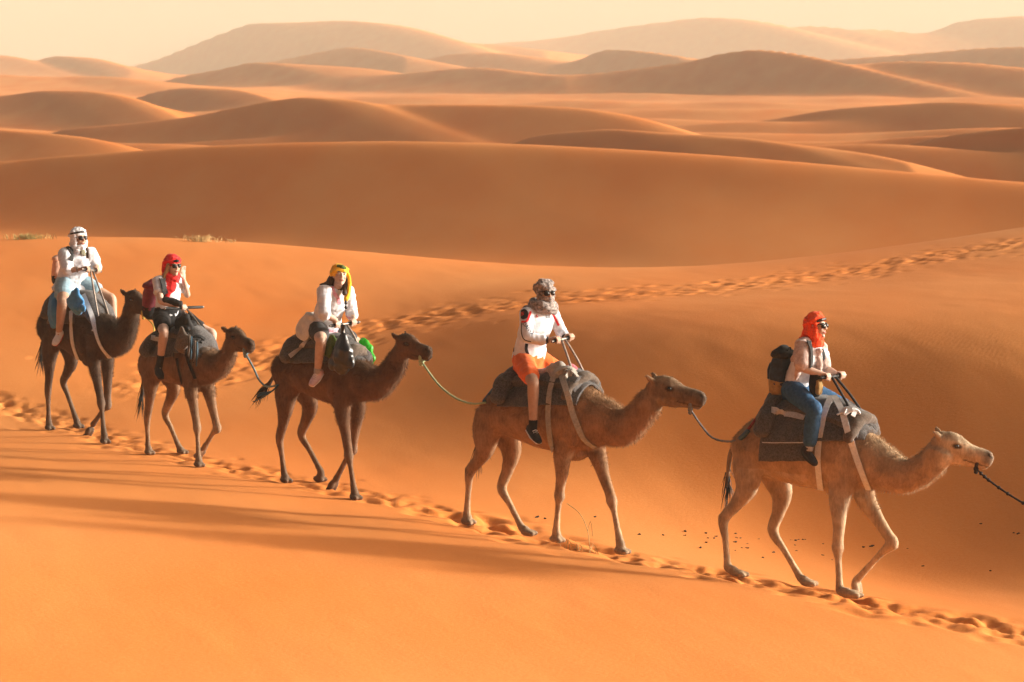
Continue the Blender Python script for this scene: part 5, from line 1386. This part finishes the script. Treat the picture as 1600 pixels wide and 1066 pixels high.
# --- last rider: white wrap and blouse
r = person(C[1], dict(key=1, label='person all in white with pale denim shorts on the rear camel', s=1.0, hs=1.06, skin=SKIN_TAN, hair=HAIR_BROWN, limb=1.10, pelvis=(112, 440), head=(123, 373), shR=(102, 397), shL=(142, 397), girth=[.175, .19, .17, .175, .17, .12, .058],
    elR=(105, 422), elL=(150, 416), elRl=-.30, elLl=.28, wrR=(123, 421), wrRl=-.18, wrL=(151, 420), haR=(132, 423), haL=(154, 423), knR=(97, 476), anR=(92, 520), toR=(87, 539), legl=-.40, fdir=(.35, -.65, -.6), knL=(174, 467), anL=(179, 512), face=42, glasses=1.05)); RS[1] = r
bl = torso_cloth(r, 'blouse', WHITE_COT, grow=.030, hem=-.09, sleeves=(1.12, 1.12), sleeve_r=1.5, seed=41, flare=.05, wr=.016)
leg_cloth(r, 'shorts', LTDENIM, .62, rad=(.118, .135, .082, .12), seed=42)
shoes(r, SHOE_WHT, SHOE_RED, None)
hw = headwrap(r, 'headscarf', WHITE_SC, 'hood', seed=44, scale=1.0)
bd = Clay().ring(r.HD(-.02, 0, .062), unit(r.ax[2] - r.ax[0] * .25), .110 * r.hs, .010, n=24, R1=.104 * r.hs); r.put('head_cord', bd.raw('head_cord'), BLACKCLOTH, hw)
neckwrap(r, 'neck_scarf', WHITE_SC, seed=46, n=2, R0=.08, fat=.030, parent=hw)
sp_p = r.spine[0]
me = Clay().loft([r.HD(.04, -.03, -.12), r.HD(.08, -.01, -.16), r.HD(.07, .03, -.20)], [.03, .045, .03], [.02, .025, .02], n=10).fuse('olive_kerchief', .007, 1); wrinkle(me, .01, 20, 4); r.put('olive_kerchief', me, OLIVE_SC)
me = Clay().loft(curve_pts([r.HD(.03, .06, -.08), r.HD(.07, .07, -.15), r.HD(.09, .07, -.24)], 8), [.022, .024, .026, .027, .026, .024, .022, .018, .014][:9], n=10).fuse('hair', .007, 1); wrinkle(me, .008, 30, 4); r.put('hair', me, HAIR_BROWN)
me = Clay().ring(r.elR * .12 + r.wrR * .88, r.wrR - r.elR, .034, .008, n=16).raw('watch'); r.put('watch', me, STEEL)
bp, bc = backpack('backpack', C[1], 'peach backpack with black straps on the rider in white', (96, 421), -.02, (.27, .11, .36), (PEACH, BLACKCLOTH, PEACH), tilt=.10)
strip_on(r, bl, 'shoulder_strap', [(104, 387), (110, 391), (112, 400), (110, 408)], .05, BLACKCLOTH, .010, bp, .008, bc - np.array([0, 0, .18]))

# ------------------------------------------------------------------ bags and bundles hung on the saddles
def sag_bag(name, c, label, cat, top_px, bot_px, lat, width, depth, material, seed=0, knot=True, wr=.02, voxel=.013, parts=('bag_body', 'bag_neck')):
    fr = c.fr; t = fr.px(*top_px, lat); b = fr.px(*bot_px, lat); h = np.linalg.norm(t - b)
    org = b.copy(); root = empty(name, fr.world(org), -fr.h); tag(root, label, cat)
    L = lambda f, o=0.: (b + (t - b) * f) - org
    zz = [.04, .14, .32, .52, .70, .82]; ww = [.55, .92, 1.0, .86, .52, .28]
    rg = random.Random(seed)
    cl = Clay().loft([L(z) + np.array([rg.gauss(0, .012), rg.gauss(0, .01), 0]) for z in zz], [width / 2 * w for w in ww], [depth / 2 * w for w in ww], side=(1, 0, 0), n=18)
    for i in range(5): cl.ball(L(rg.uniform(.15, .5)) + np.array([rg.gauss(0, width * .2), rg.gauss(0, depth * .2), 0]), (width * .25, depth * .25, h * .14))
    me = cl.fuse(parts[0], voxel, 3); wrinkle(me, wr, 9, seed, (1, 1, .55)); wrinkle(me, wr * .5, 22, seed + 3, (1, 1, .4)); link(parts[0], me, material, root)
    if knot:
        cl = Clay().loft([L(.78), L(.90), L(1.0), L(1.04)], [width * .14, width * .06, width * .10, width * .12], [depth * .14, depth * .07, depth * .08, depth * .04], side=(1, 0, 0), n=12)
        me = cl.fuse(parts[1], .008, 2); wrinkle(me, .012, 16, seed + 5); link(parts[1], me, material, root)
    return root
BINBAG = noisy('black_plastic', (.008, .009, .011), (.02, .022, .026), 9, .28, .5, .02, spec=.6)
def green_plastic():
    m = noisy('green_plastic', (.02, .30, .02), (.06, .50, .04), 8, .35, .6, .02, spec=.5)
    n, l, b = nodes_of(m); out = n['Material Output']
    tr = n.new('ShaderNodeBsdfTranslucent'); tr.inputs['Color'].default_value = (.08, .65, .04, 1)
    mx = n.new('ShaderNodeMixShader'); mx.inputs[0].default_value = .35
    l.new(b.outputs[0], mx.inputs[1]); l.new(tr.outputs[0], mx.inputs[2]); l.new(mx.outputs[0], out.inputs['Surface']); return m
GREENBAG = green_plastic()
sag_bag('plastic_bag', C[3], 'glossy black plastic bag tied to the saddle handle of the dark brown camel', 'bag', (536, 510), (533, 584), -.30, .30, .18, BINBAG, 3)
sag_bag('plastic_bag', C[3], 'bright green plastic bag hanging beyond the black one', 'bag', (562, 522), (579, 571), .26, .28, .12, GREENBAG, 5, knot=False, wr=.024)
sag_bag('cloth_bundle', C[3], 'dark green cloth bundle behind the black plastic bag', 'bundle', (520, 516), (517, 560), -.27, .26, .12, GREEN_CL, 7, knot=False)
sag_bag('cloth_bag', C[1], 'blue cloth bag hanging behind the bare leg of the rear rider', 'bag', (86, 448), (82, 510), -.34, .30, .14, BLUECLOTH, 9, knot=False)
sag_bag('cloth_bag', C[1], 'blue cloth bag hanging in front of the rear rider', 'bag', (122, 446), (117, 487), -.36, .34, .13, BLUECLOTH, 11, knot=False)
sag_bag('cloth_bundle', C[2], 'brown blanket bundle at the front of the dark saddle', 'bundle', (284, 503), (286, 550), -.27, .24, .14, BROWNWOOL, 13, knot=False)
sag_bag('cloth_bundle', C[2], 'black cloth bundle hanging under the bar of the dark saddle', 'bundle', (290, 488), (289, 520), -.10, .34, .16, BLACKCLOTH, 15, knot=False)
sag_bag('cloth_bundle', C[4], 'pink patterned cloth tucked behind the handle of the mid brown camel', 'bundle', (891, 566), (893, 584), .0, .20, .14, PINKCLOTH, 17, knot=False)
sag_bag('cloth_bundle', C[4], 'crumpled tan cloth tied at the handle foot of the mid brown camel', 'bundle', (874, 562), (872, 592), -.15, .26, .14, TANWEB, 19, knot=False)
# black webbing with tassels over the front of the small camel
fr2 = C[2].fr
wb = empty('webbing_strap', fr2.world(fr2.px(318, 545, .1)), -fr2.h); tag(wb, 'black webbing with tassels draped over the front of the small camel', 'strap')
o2 = fr2.px(318, 545, .1)
pw = curve_pts([fr2.px(296, 490, .05), fr2.px(310, 503, .12), fr2.px(320, 520, .16), fr2.px(327, 545, .18), fr2.px(331, 552, .18)], 20)
tube('webbing', pw - o2, .028, BLACKCLOTH, wb)
rg = random.Random(4)
for i in range(9):
    p = pw[2 + i * 2] - o2; tube('tassel', [p, p + np.array([.02, -.03, -.06]), p + np.array([.03 + rg.gauss(0, .01), -.04, -.12])], [.014, .012, .006], BLACKCLOTH, wb, n=6)
# beads and tassels hanging on its shoulder
tb = empty('tassel_string', fr2.world(fr2.px(302, 545, -.26)), -fr2.h); tag(tb, 'beaded tassel string hanging at the shoulder of the small camel', 'tassels'); o3 = fr2.px(302, 545, -.26)
for i in range(6):
    p = fr2.px(293 + i * 3, 520 + i * 3, -.25) - o3
    tube('tassel', [p, p + np.array([.01, -.01, -.12]), p + np.array([rg.gauss(0, .02), -.02, -.26 - .04 * rg.random()])], [.012, .016, .008], [BLACKCLOTH, BROWNWOOL, BLUEROPE][i % 3], tb, n=6)

# ------------------------------------------------------------------ ropes from mouth to tail
def rope(name, label, start_camel, pts_w, r, material, loop=True, knots=(), group='ropes linking the camels'):
    P = np.array(pts_w); org = P[-1].copy(); root = empty(name, org); tag(root, label, 'rope', group)
    path = curve_pts(P - org, 40)
    # lay of the rope: a slightly knotted radius
    rr = [r * (1 + .10 * math.sin(i * 2.1)) for i in range(len(path))]
    tube('rope_length', path, rr, material, root, n=8)
    if start_camel is not None and loop:
        c = start_camel; k = c.head[4] / .60
        cen = c.fr.world(c.H(.455, 0, -.105)) - org
        axw = c.fr.world(c.head[0] + c.head[1]) - c.fr.world(c.head[0])
        cl = Clay().ring(cen, axw, .050 * k, r * 1.3, n=18, R1=.056 * k); link('jaw_loop', cl.raw('jaw_loop'), material, root)
        cl = Clay().ball(P[0] - org, r * 2.6).ball(P[0] - org + np.array([0, 0, -.03]), r * 2.2)
        link('knot', cl.raw('knot'), material, root)
    for f in knots:
        i = int(f * (len(path) - 1)); cl = Clay().ball(path[i], r * 1.9, n=8); link('knot', cl.raw('knot'), material, root)
    return root
def mouth(c): return c.fr.world(c.H(.46, -.03, -.155))
def between(a, b, pxs):
    out = [a]; n = len(pxs) + 1
    for i, (u, v) in enumerate(pxs):
        y = a[1] + (b[1] - a[1]) * (i + 1) / n; out.append(at_y(u, v, y))
    return out + [b]
def rump(c, u, v):
    o, d = local_ray(c, u, v); h = c.bvh.ray_cast(Vector(o), Vector(d))
    p = np.array(h[0]) + np.array(h[1]) * .015 if h[0] is not None else c.fr.px(u, v, 0)
    return c.fr.world(p)
m5 = mouth(C[5])
rope('lead_rope', 'knotted black rope leading forward from the pale faced camel', C[5], [m5, m5 + np.array([.10, -.12, -.09]), m5 + np.array([.28, -.30, -.21]), m5 + np.array([.50, -.52, -.32]), m5 + np.array([.9, -.9, -.46]), m5 + np.array([1.6, -1.6, -.62])], 0.010, BLACKROPE, knots=(.12, .16, .22, .3, .38, .5))
e = rump(C[5], 1170, 676)
rope('lead_rope', 'grey rope from the mid brown camel to the leading camel', C[4], between(mouth(C[4]), e, [(1097, 667), (1113, 684), (1135, 690), (1153, 687)]), .011, GREYROPE, knots=(.84, .9, .96))
tie = empty('tail_tie', e); tag(tie, 'red and blue tie rope behind the saddle of the leading camel', 'rope', 'ties behind the saddles')
pts = [rump(C[5], u, v) - e for u, v in [(1158, 686), (1165, 680), (1170, 675)]]
tube('blue_wrap', curve_pts(pts, 8), .026, BLUEROPE, tie)
pts = [rump(C[5], u, v) - e for u, v in [(1169, 674), (1176, 665), (1183, 656), (1191, 645)]]
tube('red_cord', curve_pts(pts, 10), .013, REDROPE, tie)
e = rump(C[4], 760, 630)
rope('lead_rope', 'pale green rope from the dark brown camel to the mid brown camel', C[3], between(mouth(C[3]), e, [(676, 590), (692, 608), (715, 624), (738, 631)]), .012, GREENROPE)
tie = empty('tail_tie', e); tag(tie, 'teal tie rope behind the saddle of the mid brown camel', 'rope', 'ties behind the saddles')
pts = [rump(C[4], u, v) - e for u, v in [(758, 628), (766, 616), (776, 606), (784, 598)]]
tube('blue_wrap', curve_pts(pts, 10), [.02, .022, .024, .026, .03, .032, .034, .034, .03, .02][:len(curve_pts(pts, 10))], BLUEROPE, tie)
e = rump(C[3], 436, 602)
rope('lead_rope', 'blue grey rope from the small camel to the dark brown camel', C[2], between(mouth(C[2]), e, [(396, 575), (405, 594), (417, 604)]), .012, BLUGREYROPE)
tie = empty('tail_tie', e); tag(tie, 'teal rope end tied at the tail of the dark brown camel', 'rope', 'ties behind the saddles')
ew = np.array(e)
for i in range(7):
    a = rg.uniform(-.5, .5)
    tube('frayed_strand', curve_pts([np.zeros(3), np.array([-.06, -.05 + a * .03, -.06]), np.array([-.17 + a * .05, -.06 + a * .06, -.11 + a * .08]), np.array([-.25 + a * .08, -.05 + a * .1, -.13 + a * .12])], 9), list(np.linspace(.012, .004, len(curve_pts([np.zeros(3), np.ones(3), np.ones(3), np.ones(3)], 9)))), BLUEROPE, tie, n=5)
e = rump(C[2], 231, 556)
rope('lead_rope', 'thin yellow rope between the blackish camel and the small camel', C[1], between(mouth(C[1]), e, [(240, 510), (236, 535)]), .009, YELROPE)

# ------------------------------------------------------------------ droppings, grass, straw
DUNG = noisy('dry_dung', (.022, .015, .010), (.05, .035, .024), 60)
DP = [(75, 297), (81, 295), (104, 300), (258, 296), (397, 351), (473, 352), (540, 341), (540, 353), (605, 347), (612, 361), (632, 362), (640, 357), (588, 392), (607, 375), (697, 348), (713, 362), (702, 361), (700, 375), (717, 392), (735, 393), (737, 380), (697, 401), (770, 365), (820, 407), (785, 423), (872, 368), (885, 370), (897, 367), (912, 367), (885, 384), (887, 402), (972, 380), (970, 415), (1000, 430), (1098, 390), (1128, 386), (1121, 388), (1210, 375), (1235, 395), (1283, 450), (1495, 464), (1467, 317), (1568, 345), (1582, 348)]
dm = []
for q in range(3):
    cl = Clay(); rg2 = random.Random(q)
    for i in range(4): cl.ball(np.array([rg2.gauss(0, .014), rg2.gauss(0, .014), .008 + .005 * (i > 2)]), (.017, .014, .012), n=8)
    me = cl.fuse('camel_dropping', .007, 1); me.materials.append(DUNG); dm.append(me)
for i, (x, y) in enumerate(DP):
    p = ground_pt(800 + x / 2, 660 + y / 2); o = bpy.data.objects.new('camel_dropping', dm[i % 3]); COL.objects.link(o)
    o.location = p + np.array([0, 0, -.004]); o.rotation_euler = (0, 0, rg.uniform(0, 6)); k = rg.uniform(.42, .8) * (1.3 if i in (6, 35, 38, 40) else 1); o.scale = (k, k, k)
    tag(o, 'dark camel dropping scattered on the sand of the hollow', 'dropping', 'droppings in the hollow')
GRASS = noisy('desert_grass', (.24, .21, .07), (.44, .36, .14), 20); STRAW = noisy('dry_straw', (.42, .28, .11), (.62, .44, .20), 20)
def tuft(name, label, u, v, n, h, spread, material, seed, cat='grass', lo=30):
    p = ground_pt(u, v, lo=lo); rg = random.Random(seed); V = []; F = []
    for i in range(n):
        a = rg.uniform(0, 2 * math.pi); rad = abs(rg.gauss(0, spread * .45)); q = np.array([math.cos(a) * rad, math.sin(a) * rad * .6, 0])
        zz = float(near_z(p[0] + q[0], p[1] + q[1])) - p[2]; q[2] = zz - .02
        hh = h * rg.uniform(.5, 1.1); d = np.array([rg.gauss(0, .35), rg.gauss(0, .35), 1]); w = .004; sd = unit(np.cross(d, (rg.gauss(0, 1), rg.gauss(0, 1), .2))) * w
        m1 = q + d * hh * .55; m2 = q + d * hh + np.array([rg.gauss(0, .3), rg.gauss(0, .3), -.18]) * hh
        b = len(V); V += [q - sd, q + sd, m1 - sd * .8, m1 + sd * .8, m2]; F += [(b, b + 1, b + 3, b + 2), (b + 2, b + 3, b + 4)]
    o = link(name, mesh_from(name, V, F), material); o.location = p; tag(o, label, cat); return o
tuft('grass_tuft', 'greenish grass tuft on the crest behind the rear rider', 45, 374, 260, .20, .50, GRASS, 1)
tuft('grass_tuft', 'yellow grass tuft on the crest right of the red headscarf', 317, 378, 240, .22, .48, STRAW, 2)
tuft('grass_tuft', 'few small grass blades right of the yellow tuft', 361, 379, 30, .14, .12, STRAW, 3)
tuft('straw_stalks', 'dry straw stalks by the front feet of the mid brown camel', 898, 858, 26, .16, .34, STRAW, 4, 'straw', lo=20)
p = ground_pt(922, 858, lo=20); e2 = at_y(886, 787, p[1] + .1)
st = empty('dry_stalk', p); tag(st, 'tall bent dry stalk beside the mid brown camel', 'straw')
tube('stem', curve_pts([np.zeros(3) - np.array([0, 0, .02]), at_y(918, 830, p[1]) - p, at_y(906, 803, p[1] + .05) - p, e2 - p], 14), .004, STRAW, st, n=5)
tube('side_stem', curve_pts([at_y(918, 830, p[1]) - p, at_y(923, 815, p[1] - .05) - p, at_y(926, 838, p[1] - .08) - p], 8), .003, STRAW, st, n=5)

# ------------------------------------------------------------------ dusty air
def haze():
    x0, x1, y0, y1, z0, z1 = -1900, 1900, -60, 2760, -14, 74
    V = [(x0, y0, z0), (x1, y0, z0), (x1, y1, z0), (x0, y1, z0), (x0, y0, z1), (x1, y0, z1), (x1, y1, z1), (x0, y1, z1)]
    Fc = [(0, 3, 2, 1), (4, 5, 6, 7), (0, 1, 5, 4), (1, 2, 6, 5), (2, 3, 7, 6), (3, 0, 4, 7)]
    m = bpy.data.materials.new('dusty_air'); m.use_nodes = True
    n = m.node_tree.nodes; n.clear()
    o = n.new('ShaderNodeOutputMaterial'); v = n.new('ShaderNodeVolumePrincipled')
    v.inputs['Color'].default_value = (.95, .93, .77, 1); v.inputs['Density'].default_value = .00038; v.inputs['Anisotropy'].default_value = .0
    m.node_tree.links.new(v.outputs[0], o.inputs['Volume'])
    ob = link('haze', mesh_from('haze', V, Fc, False), m)
    tag(ob, 'pale yellow dusty air over the desert', None, None, 'stuff')
haze()
